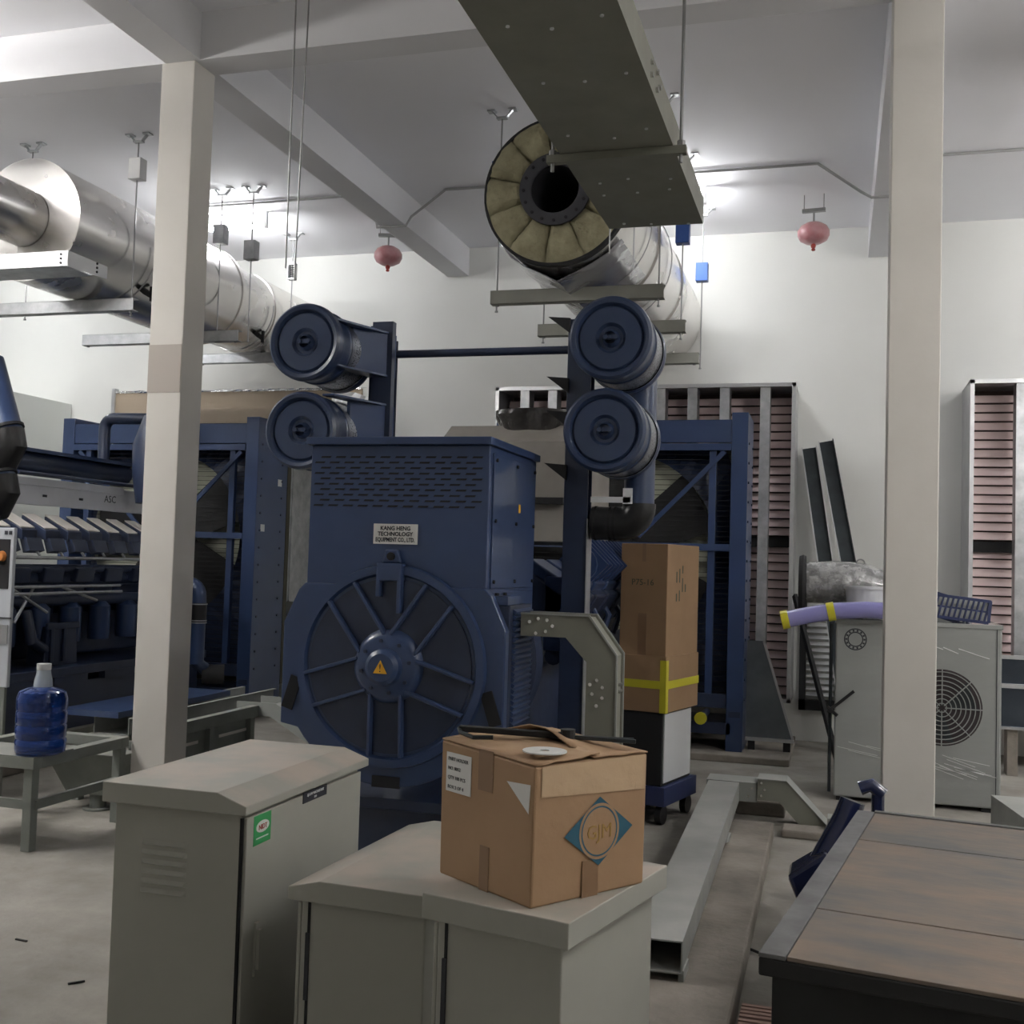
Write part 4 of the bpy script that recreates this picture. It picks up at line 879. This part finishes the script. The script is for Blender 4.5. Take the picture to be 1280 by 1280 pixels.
MB().add([(Lf + .0055, .02, Hc - .075), (Lf + .0055, Rt - .01, Hc - .12 + .03), (Lf + .006, Rt - .01, Hc - .002), (Lf + .006, .02, Hc - .002)], [(0, 1, 2, 3)]).make('tape_strip', 'tape', t, world=False, label='glossy clear tape along the top of the right face')
MB().box((Lf + .003, Rt * .42, 0), (Lf + .0045, Rt * .56, .09)).make('tape_strip', 'carddark', t, world=False)
lab = MB().box((.02, -.002, Hc - .115), (.125, -.0002, Hc - .015)).make('shipping_label', 'white', t, world=False, label='white shipping label with faint print')
MB().add([(Lf - .10, -.0015, Hc - .05), (Lf - .01, -.0015, Hc - .045), (Lf - .015, -.0015, Hc - .115)], [(0, 1, 2)]).make('torn_label', 'white', t, world=False)
XD_ = Matrix.Rotation(th, 3, 'Z') @ Vector((1, 0, 0)); YD_ = Matrix.Rotation(th, 3, 'Z') @ Vector((0, 1, 0))
def cw(x, y, z): return ROOTM[t.name] @ Vector((x, y, z))
for i, s in enumerate(('PART HOLDER', 'NO. 8052', 'QTY 100 PCS', 'BOX 2 OF 4')): text(lab, s, cw(.028, -.0022, Hc - .035 - .024 * i), XD_, (0, 0, 1), .013, 'ink', 'label_lettering', 'LEFT')
# diamond emblem on the right face: local plane x = Lf+.005, coords (y,z)
cy_, cz_ = Rt * .56, Hc * .47; ex, ez = .118, .085
def ring2(mb, R0, R1, xx, n=48, sq=1.0):
    vs = []; fs = []
    for k in range(n):
        a = 2 * PI * k / n; vs += [(xx, cy_ + R0 * math.cos(a), cz_ + R0 * sq * math.sin(a)), (xx, cy_ + R1 * math.cos(a), cz_ + R1 * sq * math.sin(a))]
    for k in range(n): k2 = (k + 1) % n; fs.append((2 * k, 2 * k + 1, 2 * k2 + 1, 2 * k2))
    return mb.add(vs, fs)
em = MB().add([(Lf + .0056, cy_ - ex, cz_), (Lf + .0056, cy_, cz_ - ez), (Lf + .0056, cy_ + ex, cz_), (Lf + .0056, cy_, cz_ + ez)], [(0, 1, 2, 3)]).make('diamond_emblem', 'teal', t, world=False, label='teal diamond emblem with a round centre')
dd = MB().lathe([(0, 0), (.069, 0)], (Lf + .0062, cy_, cz_), 'x', 40, False, False).make('emblem_disc', 'card', em, world=False)
ring2(MB(), .058, .062, Lf + .0066).make('emblem_ring', 'teal', em, world=False)
tx = text(em, 'GJM', cw(Lf + .0068, cy_, cz_ - .018), YD_, (0, 0, 1), .05, 'ochre', 'emblem_lettering')
# things lying on the carton
zt2 = cz + Hc + .018
t = thing('disc_plate', (0, 0, 0), 'white round disc with a hole lying on the carton', 'disc')
cc = ROOTM['carton'] @ Vector((Lf * .86, Rt * .20, 0)); t.location = (cc.x, cc.y, zt2 + .004); ROOTM[t.name] = Matrix.Translation(t.location)
MB().lathe([(.012, 0), (.055, 0), (.055, .003), (.012, .003), (.012, 0)], (0, 0, 0), 'z', 40, False, False).make('disc', 'white', t, world=False)
a = ROOTM['carton'] @ Vector((.015, .04, 0)); b = ROOTM['carton'] @ Vector((Lf - .01, Rt - .03, 0)); mm_ = a.lerp(b, .62)
zz = zt2 + .012
t = thing('pry_tool', (a.x, a.y, zz), 'long dark pair of steel pliers lying across the top of the carton', 'tool')
MB().bar((a.x, a.y, zz + .012), (mm_.x, mm_.y, zz + .006), .022, .016).make('handle', 'blackmat', t, bevel=.003)
MB().bar((mm_.x, mm_.y, zz + .004), (b.x, b.y, zz), .014, .010).bar((mm_.x, mm_.y + .01, zz + .004), (b.x - .01, b.y + .03, zz), .010, .008).make('jaw', 'lead', t, bevel=.002)
MB().lathe([(.02, -.018), (.02, .018)], (mm_.x, mm_.y, zz + .005), 'z', 12).make('pivot', 'blackmat', t)
MB().tube([(a.x, a.y, zz + .012), (a.x + .01, a.y - .02, zz + .004), (a.x + .06, a.y - .06, zz), (a.x + .11, a.y - .05, zz + .002)], .006, 8).make('grip', 'lead', t, smooth=True)


# ------------------------------------------------------------------ tall carton on black box, behind
t = thing('black_case', (-1.07, 7.06, .0), 'black case with one pale side panel under the tall carton', 'case', math.radians(-14))
MB().box((-.27, -.04, .24), (.045, .45, .70)).make('case_body', 'blackmat', t, bevel=.005, world=False)
MB().box((.045, -.02, .26), (.053, .43, .69)).make('side_panel', 'whitepl', t, world=False, label='pale grey side panel')
MB().box((-.27, -.06, .12), (.075, .50, .24)).make('base_board', 'basket', t, world=False, bevel=.004)
for x in (-.22, .03):
    for y in (0., .42): MB().lathe([(.06, -.02), (.06, .02)], (x, y, .06), 'x', 16).make('caster', 'black', t, world=False, smooth=True)
t = thing('tall_carton', (-1.025, 7.0, .70), 'tall brown cardboard carton with yellow tape, standing in front of the right radiator', 'carton', math.radians(-14))
W1, D1, H1 = .322, .55, 1.065
MB().box((-W1, 0, .34), (0, D1, H1)).make('upper_box', 'card2', t, bevel=.005, world=False)
MB().box((-W1 - .005, -.008, -.0), (.008, D1 + .008, .355)).make('lower_sleeve', 'card2', t, bevel=.004, world=False)
MB().box((-W1 - .007, -.011, .15), (.011, D1 + .011, .20)).box((-.03, -.0115, 0), (.0115, .03, .33)).make('yellow_tape', 'ytape', t, world=False)
MB().box((-W1 * .60, -.001, .34), (-W1 * .42, 0, .62)).make('tape_strip', 'carddark', t, world=False)
MB().box((-W1 * .54, -.001, .95), (-W1 * .46, .0, H1)).make('tape_strip', 'carddark', t, world=False)
text(t, 'P75-16', ROOTM['tall_carton'] @ Vector((-W1 * .52, -.0015, .80)), Matrix.Rotation(math.radians(-14), 3, 'Z') @ Vector((1, 0, 0)), (0, 0, 1), .055, 'fadeink', 'handwriting')
for k in range(7): MB().box((.0, .15 + .05 * (k % 4), .70 + .06 * (k // 2)), (.001, .165 + .05 * (k % 4), .75 + .06 * (k // 2) + .02 * (k % 3))).make('printed_mark', 'fadeink', t, world=False)
MB().lathe([(0, -.02), (.05, -.02), (.05, .02), (.0, .02)], (-1.06, 9.3, .38), 'y', 24, False, False).make('drain_cap', 'ytape', tr, smooth=True, label='yellow-green round cap on the drain pipe')
MB().tube([(-1.06, 9.32, .38), (-1.06, 9.75, .38)], .03, 10).make('drain_pipe', 'blue_dk', tr, smooth=True)


# ------------------------------------------------------------------ elbow tray by the alternator
t = thing('elbow_cable_tray', (-.97, 4.75, 0), 'grey-green bent cable tray with bolted joints, coming down beside the alternator', 'cable tray')
op = [(-1.342, 1.395), (-1.031, 1.396), (-.906, 1.229), (-.90, 0.0), (-1.04, 0.0), (-1.04, 1.194), (-1.136, 1.297), (-1.342, 1.296)]
MB().prism(op, 4.75, 4.756, 'xz').make('front_plate', 'tray', t)
MB().prism(op, 4.90, 4.906, 'xz').make('rear_plate', 'tray', t)
MB().add([(-1.342, 4.755, 1.386), (-1.036, 4.755, 1.386), (-.915, 4.755, 1.225), (-.909, 4.755, 0), (-1.342, 4.90, 1.386), (-1.036, 4.90, 1.386), (-.915, 4.90, 1.225), (-.909, 4.90, 0)], [(0, 1, 5, 4), (1, 2, 6, 5), (2, 3, 7, 6)]).make('outer_web', 'tray', t)
op2 = [(-1.342, 1.40), (-1.029, 1.40), (-.902, 1.231), (-.896, 0), (-.903, 0), (-.909, 1.227), (-1.033, 1.392), (-1.342, 1.392)]
MB().prism(op2, 4.742, 4.75, 'xz').make('edge_flange', 'tray_lt', t); MB().prism(op2, 4.906, 4.914, 'xz').make('edge_flange', 'tray_lt', t)
for (x, z) in ((-1.30, 1.36), (-1.26, 1.375), (-1.27, 1.31), (-1.22, 1.37), (-1.225, 1.32), (-1.195, 1.345), (-1.02, 1.10), (-.99, 1.12), (-.965, 1.09), (-1.01, 1.06), (-.965, 1.045), (-.99, 1.01)):
    MB().lathe([(.008, -.010), (.008, 0)], (x, 4.75, z), 'y', 8).make('bolt', 'bolt', t)
for (y, z) in ((4.80, 1.10), (4.86, 1.10), (4.80, 1.07), (4.86, 1.07)): MB().lathe([(.008, 0), (.008, .010)], (-.905, y, z), 'x', 8).make('bolt', 'bolt', t)


# ------------------------------------------------------------------ floor channel
t = thing('floor_cable_tray', (-.65, 5.5, 0), 'long light grey cable channel lying raised along the floor right of the cartons', 'cable tray')
A0, A1, B0, B1 = (-.700, 4.14), (-.520, 4.15), (-.775, 7.33), (-.580, 7.33)
def slab(mb, p, q, r, s_, z0, z1): return mb.add([(*p, z0), (*q, z0), (*r, z0), (*s_, z0), (*p, z1), (*q, z1), (*r, z1), (*s_, z1)], [(0, 3, 2, 1), (4, 5, 6, 7), (0, 1, 5, 4), (1, 2, 6, 5), (2, 3, 7, 6), (3, 0, 4, 7)])
slab(MB(), A0, A1, B1, B0, .244, .25).make('cover_plate', 'tray_lt', t, label='pale flat cover plate')
mb = MB(); sh = lambda p, d: (p[0] + d, p[1])
slab(mb, A0, sh(A0, .005), sh(B0, .005), B0, .13, .244); slab(mb, sh(A1, -.005), A1, B1, sh(B1, -.005), .13, .244); slab(mb, A0, A1, B1, B0, .13, .136); mb.make('side_walls', 'tray_lt', t)
MB().box((-.535, 4.16, .0), (-.515, 4.30, .14)).make('support_leg', 'tray_lt', t)
MB().prism([(6.2, .13), (6.45, .13), (6.42, .10), (6.36, .10)], -.58, -.55, 'yz').make('support_leg', 'tray_lt', t)
for y in (5.2, 6.6): MB().box((-.72, y, 0.0), (-.64, y + .05, .13)).make('support_leg', 'stand', t)
slab(MB(), (-.79, 7.34), (-.47, 7.34), (-.47, 7.56), (-.79, 7.56), .13, .252).make('corner_piece', 'tray_lt', t)
ep = [(-.465, .285), (-.285, .285), (-.04, .03), (-.04, .0), (-.185, .0), (-.33, .15), (-.465, .15)]
MB().prism(ep, 7.32, 7.325, 'xz').make('elbow_side', 'tray', t, label='grey-green bent side plate sloping down right')
MB().prism(ep, 7.50, 7.505, 'xz').make('elbow_side', 'tray', t)
MB().add([(-.465, 7.31, .287), (-.285, 7.31, .287), (-.035, 7.31, .032), (-.465, 7.51, .287), (-.285, 7.51, .287), (-.035, 7.51, .032), (-.465, 7.31, .281), (-.285, 7.31, .281), (-.035, 7.31, .026), (-.465, 7.51, .281), (-.285, 7.51, .281), (-.035, 7.51, .026)],
         [(0, 1, 4, 3), (1, 2, 5, 4), (6, 9, 10, 7), (7, 10, 11, 8), (0, 6, 7, 1), (1, 7, 8, 2), (3, 4, 10, 9), (4, 5, 11, 10), (0, 3, 9, 6), (2, 8, 11, 5)]).make('elbow_cover', 'tray_lt', t)
for (x, z) in ((-.44, .26), (-.44, .18), (-.50, .22), (-.52, .17), (-.42, .22)): MB().lathe([(.008, -.008), (.008, 0)], (x, 7.32, z), 'y', 8).make('bolt', 'bolt', t)
o = MB().box((-.03, 7.1, 0), (.10, 7.25, .12)).make('grey_block', 'tray_lt', bevel=.003); tag(o, 'small pale grey tray offcut at the foot of the sloping elbow', 'offcut')


# ------------------------------------------------------------------ condenser unit and things on it
AX0, AX1, AY, AZ0, AZ1 = 0.0, 1.10, 8.3, .03, 1.275
t = thing('condenser_unit', (.55, AY, 0), 'big grey outdoor air-conditioner unit in shrink film behind the right column', 'condenser')
MB().box((AX0, AY, AZ0), (AX1, AY + .66, AZ1)).make('casing', 'ac', t, bevel=.012)
MB().box((AX0 - .006, AY - .006, AZ1 - .02), (AX1 + .006, AY + .67, AZ1 + .012)).make('top_cover', 'ac', t, bevel=.004)
MB().box((AX1 - .035, AY - .003, AZ0), (AX1 - .03, AY, AZ1)).make('seam', 'ink', t)
MB().box((AX0 + .02, AY + .02, 0), (AX0 + .12, AY + .4, AZ0)).make('foot', 'blackmat', t); MB().box((AX1 - .12, AY + .02, 0), (AX1 - .02, AY + .4, AZ0)).make('foot', 'blackmat', t)
fc = (.715, AY, .70); fr = .265
MB().lathe([(0, -.001), (fr, -.001), (fr, .0)], fc, 'y', 56, False, False).make('fan_opening', mat('fan_dark', (.035, .025, .028, 1), .7), t)
for k in range(3):
    a = 2 * PI * k / 3 + .4; vs = []
    for (r_, t_) in ((.05, -.3), (.24, -.45), (.25, .45), (.05, .4)): vs.append((fc[0] + r_ * math.cos(a + t_), AY - .004, fc[2] + r_ * math.sin(a + t_)))
    MB().add(vs, [(0, 1, 2, 3)]).make('fan_blade', 'lead', t)
for k in range(1, 9): MB().lathe([(fr * k / 8.5 - .003, -.018), (fr * k / 8.5 + .003, -.018), (fr * k / 8.5 + .003, -.012), (fr * k / 8.5 - .003, -.012), (fr * k / 8.5 - .003, -.018)], fc, 'y', 48, False, False).make('grille_ring', 'ac', t)
for k in range(8):
    a = 2 * PI * k / 8; MB().bar((fc[0] + .02 * math.cos(a), AY - .018, fc[2] + .02 * math.sin(a)), (fc[0] + fr * math.cos(a), AY - .018, fc[2] + fr * math.sin(a)), .007, .007).make('grille_spoke', 'ac', t)
for (r0, r1) in ((.046, .054), (.070, .078)): MB().ring((.135, AY - .0005, 1.145), r0, r1, -.002, 0, 40).make('emblem_ring', 'ink', t)
for k in range(14):
    a = 2 * PI * k / 14; MB().obox((.135 + .062 * math.cos(a), AY - .001, 1.145 + .062 * math.sin(a)), (.013, .002, .012), (0, -a, 0)).make('emblem_mark', 'ink', t)
random.seed(3)
for k in range(15):
    x = random.uniform(.02, .35) if k < 4 else random.uniform(.5, .85); z = .40 - .012 * k * .8 + random.uniform(-.03, .03) if k > 3 else .42 - .02 * k
    MB().bar((x, AY - .004, z), (x + random.uniform(.12, .3), AY - .004, z - random.uniform(.03, .08)), .003, .0025, up=(0, 1, 0)).make('film_crease', 'film', t)
for k in range(5):
    x = .52 + .1 * k; MB().bar((x, AY - .004, 1.13 - .01 * k + random.uniform(-.02, .02)), (x + .1, AY - .004, 1.11 - .01 * k + random.uniform(-.02, .02)), .005, .004, up=(0, 1, 0)).make('film_crease', 'film', t)
MB().tube([(AX0 - .03, AY + .05, 0.05), (AX0 - .03, AY + .05, 1.25)], .012, 8).make('side_strut', 'lead', t)
MB().bar((AX0 - .05, AY - .02, .62), (.13, AY - .03, .78), .03, .02).bar((-.05, AY - .02, .66), (.02, AY - .03, .60), .03, .02).make('cable_bundle', 'blackmat', t)
# wrapped duct elbow
zA = AZ1 + .012
t = thing('wrapped_duct_bend', (.1, AY + .22, zA), 'film-wrapped round duct bend with dark flange lying on the condenser, left of the column', 'duct')
MB().tube([(-.22, AY + .49, 1.535), (-.02, AY + .49, 1.54), (.18, AY + .48, 1.53), (.38, AY + .50, 1.48), (.55, AY + .50, 1.45)], [.155, .165, .165, .14, .13], 28).make('duct_pipe', 'wrapgrey', t, smooth=True)
MB().lathe([(.225, -.03), (.235, 0), (.225, .02), (.15, .02)], (-.245, AY + .49, 1.51), 'x', 32, True, False).make('flange', 'blackmat', t, smooth=True, label='dark round flange')
MB().tube(arc((.17, AY + .45, 1.69), .03, 0, PI, 8, (1, 0, 0), (0, 0, 1)), .006, 6).make('wire_loop', 'rod', t, smooth=True)
t = thing('white_tub', (.22, AY + .08, zA), 'white plastic tub between the wrapped duct and the purple roll', 'tub')
MB().lathe([(.0, 0), (.12, 0), (.14, .15), (.15, .15), (.152, .17), (.0, .172)], (.20, AY + .165, zA + .065), 'z', 32, False, False).make('tub_body', 'whitepl', t, smooth=True)
MB().box((.08, AY + .04, zA), (.32, AY + .28, zA + .065)).make('tub_support', 'wrapgrey', t, bevel=.01)
t = thing('purple_roll', (0, AY - .12, zA), 'purple film roll with yellow taped ends lying along the condenser top edge', 'roll')
pts = [(-.36, AY - .10, 1.265), (-.2, AY - .09, 1.305), (0, AY - .085, 1.345), (.2, AY - .085, 1.36), (.5, AY - .085, 1.355)]
MB().tube(pts, .06, 20).make('roll_body', 'purple', t, smooth=True)
MB().tube([(-.375, AY - .10, 1.262), (-.325, AY - .098, 1.274)], .067, 20).make('tape_band', 'ytape', t, smooth=True)
MB().tube([(-.06, AY - .087, 1.332), (-.01, AY - .086, 1.343)], .067, 20).make('tape_band', 'ytape', t, smooth=True)
for i, (x, y, z, tilt, lab_) in enumerate(((.72, AY + .22, zA + .115, .28, 'upper'), (.82, AY + .02, zA + .105, .10, 'lower'))):
    t = thing('plastic_basket', (x, y, z - .06), '%s navy slotted plastic basket of two on the condenser, right of the column' % lab_, 'basket')
    w_, h_ = (.2, .09) if i == 0 else (.2, .075)
    e = Euler((-.5, tilt, 0)).to_matrix() if i == 0 else Euler((-.1, tilt, 0)).to_matrix()
    def L_(a_, b_, c_): return tuple(e @ Vector((a_, b_, c_)) + Vector((x, y, z)))
    mb = MB()
    for s in (-1, 1): mb.bar(L_(-w_, 0, s * h_), L_(w_, 0, s * h_), .02, .02); mb.bar(L_(s * w_, 0, -h_), L_(s * w_, 0, h_), .02, .02)
    mb.bar(L_(-w_, .12, h_), L_(w_, .12, h_), .015, .015).bar(L_(-w_, 0, h_), L_(-w_, .12, h_), .015, .015).bar(L_(w_, 0, h_), L_(w_, .12, h_), .015, .015)
    mb.make('rim', 'basket', t)
    for k in range(12): xx = -w_ + (k + .5) * 2 * w_ / 12; MB().bar(L_(xx - .012, 0, -h_), L_(xx + .012, 0, h_), .013, .01).make('slat', 'basket', t)
    MB().bar(L_(-w_, 0, 0), L_(w_, 0, 0), .012, .012).make('mid_rail', 'basket', t)
    MB().add([L_(-w_, .10, -h_), L_(w_, .10, -h_), L_(w_, .10, h_), L_(-w_, .10, h_)], [(0, 1, 2, 3)]).make('basket_back', 'tray_lt', t)


# leaning dark channels
for i, (xt, xb, zt_, yy) in enumerate(((-.27, .16, 2.78, 10.60), (-.12, .42, 2.85, 10.66))):
    t = thing('steel_channel', (xb, yy, 0), ('left' if i == 0 else 'right') + ' dark steel channel leaning against the wall beside the first louvre', 'channel')
    w_ = .13; zb_ = .02
    P0 = Vector((xb, yy - .25, zb_)); P1 = Vector((xt, yy + .2, zt_)); d = (P1 - P0).normalized(); side = Vector((1, 0, 0)); side = (side - side.dot(d) * d).normalized(); nn_ = side.cross(d)
    MB().bar(P0, P1, w_, .006, up=nn_).make('web', 'lead', t)
    for s in (-1, 1): MB().bar(P0 + side * (w_ / 2 * s) + nn_ * .03, P1 + side * (w_ / 2 * s) + nn_ * .03, .008, .07, up=nn_).make('flange', 'gfence' if (i == 0 or s < 0) else 'lead', t)
o = MB().bar((-.36, 10.3, 1.40), (.05, 9.5, 0.0), .03, .05).make('dark_strap', 'blackmat'); tag(o, 'dark slanting bar behind the condenser, under the purple roll', 'bar')
# sheet metal transition pieces
t = thing('metal_sheet', (-.55, 9.95, .1), 'dull galvanised trapezoid sheet standing right of the right radiator foot', 'metal sheet')
MB().prism([(-.74, .16), (-.34, .16), (-.60, 1.0), (-.74, 1.0)], 9.93, 9.94, 'xz').make('sheet', mat('dull_zinc', (.20, .22, .24, 1), .35, .8, col2=(.12, .14, .16, 1), scale=3), t)
MB().box((-.74, 9.88, .14), (-.33, 9.94, .165)).make('bottom_flange', 'gfence', t); MB().bar((-.34, 9.93, .16), (-.60, 9.93, 1.0), .012, .02).make('edge_flange', 'gfence', t)
MB().box((-.72, 9.90, .06), (-.66, 9.94, .14)).box((-.42, 9.90, .06), (-.36, 9.94, .14)).make('support_block', 'blackmat', t)
t = thing('sheet_trough', (1.8, 9.9, .3), 'dark shiny sheet-metal trough with a bright flange right of the condenser', 'metal trough')
zinc = mat('dark_zinc', (.10, .12, .15, 1), .22, .9, col2=(.05, .06, .08, 1), scale=2)
MB().box((1.30, 9.92, .40), (3.2, 9.93, .96)).make('sheet', zinc, t)
MB().box((1.28, 9.88, .715), (3.2, 9.92, .75)).make('bright_flange', 'gfence', t); MB().box((1.28, 9.90, .95), (3.2, 9.94, .98)).box((1.28, 9.90, .38), (1.31, 9.94, .98)).box((1.28, 9.88, .38), (3.2, 9.93, .40)).make('edge_flange', 'gfence', t)
MB().box((1.36, 9.92, 0), (1.44, 10.1, .40)).make('support_leg', 'plinth', t)
MB().box((2.9, 9.92, 0), (3.0, 10.1, .40)).make('support_leg', 'plinth', t)
t = thing('tray_offcut', (1.2, 7.3, 0), 'grey tray offcut on the floor at the right edge, beyond the crate', 'tray')
MB().prism([(.97, 7.75), (1.9, 7.75), (1.9, 6.7), (1.12, 6.7)], .22, .226, 'xy').prism([(.97, 7.75), (1.12, 6.7), (1.125, 6.7), (.975, 7.75)], .0, .22, 'xy').make('tray_body', 'tray_lt', t)


# ------------------------------------------------------------------ crate front right
zc0 = .62
t = thing('plywood_crate', (-.181, 3.022, 0), 'big black-sided crate with a dusty plank top, front right', 'crate', math.radians(-8.3))
CW_, CL_ = 1.6, 1.955
MB().box((.03, .03, 0), (CW_ - .03, CL_ - .03, zc0 - .055)).make('crate_body', 'blackmat', t, bevel=.006, world=False)
MB().box((0, 0, zc0 - .06), (CW_, CL_, zc0 - .012)).make('lid_rim', 'blackmat', t, bevel=.006, world=False)
MB().box((0, 0, zc0 - .012), (.07, CL_, zc0)).make('edge_strip', 'cratedge', t, bevel=.002, world=False)
cut = [0, .47, 1.42, CL_]
for k in range(3):
    MB().box((.073, cut[k] + .003, zc0 - .012), (CW_, cut[k + 1] - .003, zc0 - .001 + .001 * k)).make('plank', 'crate', t, bevel=.002, world=False)
MB().box((.07, CL_ - .03, zc0), (CW_, CL_, zc0 + .008)).make('edge_strip', 'cratedge', t, bevel=.002, world=False)
# stack of pinkish slats
slat0 = None
for k in range(9):
    row = k // 3; kk = k % 3
    o = thing('louvre_slat', (0, 0, 0), 'pinkish slat beside the crate, ' + ('bottom', 'middle', 'top')[kk] + ' of the ' + ('nearest', 'middle', 'farthest')[row] + ' pile', 'slat', 0, 'loose slats beside the crate')
    o.location = (-.205 + .012 * (kk == 1), 3.72 + .135 * row, .001 + .034 * kk); ROOTM[o.name] = Matrix.Translation(o.location)
    mb = MB().box((-.09, -.06, 0), (.09, .06, .012))
    for q in range(4): mb.box((-.09, -.06 + .032 * q, .012), (.09, -.04 + .032 * q, .03))
    mb.make('slat_body', 'slat', o, world=False)
# navy boot
t = thing('rubber_boot_pipe', (-.03, 5.3, 0), 'glossy navy pipe with a flared foot leaning on the far end of the crate', 'pipe')
MB().tube([(.085, 5.25, .60), (.06, 5.24, .52), (-.02, 5.22, .36), (-.07, 5.2, .25), (-.10, 5.2, .17)], [.055, .06, .062, .066, .07], 20).make('pipe', 'boot', t, smooth=True)
MB().add([(-.02, 5.10, .40), (-.02, 5.30, .40), (-.19, 5.3, .28), (-.19, 5.08, .28), (-.12, 5.08, .12), (-.12, 5.3, .12), (.0, 5.08, .22), (.0, 5.3, .22)], [(0, 1, 2, 3), (3, 2, 5, 4), (4, 5, 7, 6), (6, 7, 1, 0), (0, 3, 4, 6), (1, 7, 5, 2)]).make('flared_foot', 'boot', t, bevel=.02)
MB().tube([(-.04, 5.2, .29), (-.055, 5.2, .265)], .075, 20).make('clamp', 'boot', t, smooth=True)
MB().tube([(-.09, 5.2, .17), (-.085, 5.2, .01)], .05, 16).make('lower_pipe', 'boot', t, smooth=True)
t = thing('navy_elbow', (.2, 5.6, 0), 'small shiny navy pipe end just behind the crate beside the right column', 'pipe')
MB().tube([(.12, 5.45, .62), (.17, 5.45, .64), (.22, 5.45, .60)], .035, 14).tube([(.2, 5.45, .6), (.2, 5.45, 0)], .03, 12).make('pipe_end', 'boot', t, smooth=True)
# debris
o = MB().tube([(-.34, 4.9, .01), (-.25, 4.82, .012), (-.12, 4.85, .01), (-.02, 4.95, .01)], .006, 6).make('loose_cable', 'blackmat'); tag(o, 'short black cable on the floor between the kerb and crate', 'cable')
random.seed(11)
for k, (x, y) in enumerate(((-3.2, 3.9), (-3.0, 4.6), (-2.7, 3.6), (-3.35, 4.9), (-.95, 5.3), (-.9, 5.5))):
    o = MB().obox((x, y, .004), (.06, .008, .006), (0, 0, random.uniform(-1, 1))).make('floor_debris', 'blackmat'); tag(o, 'tiny dark scrap of wire on the bare floor', 'scrap', 'scraps on the floor')
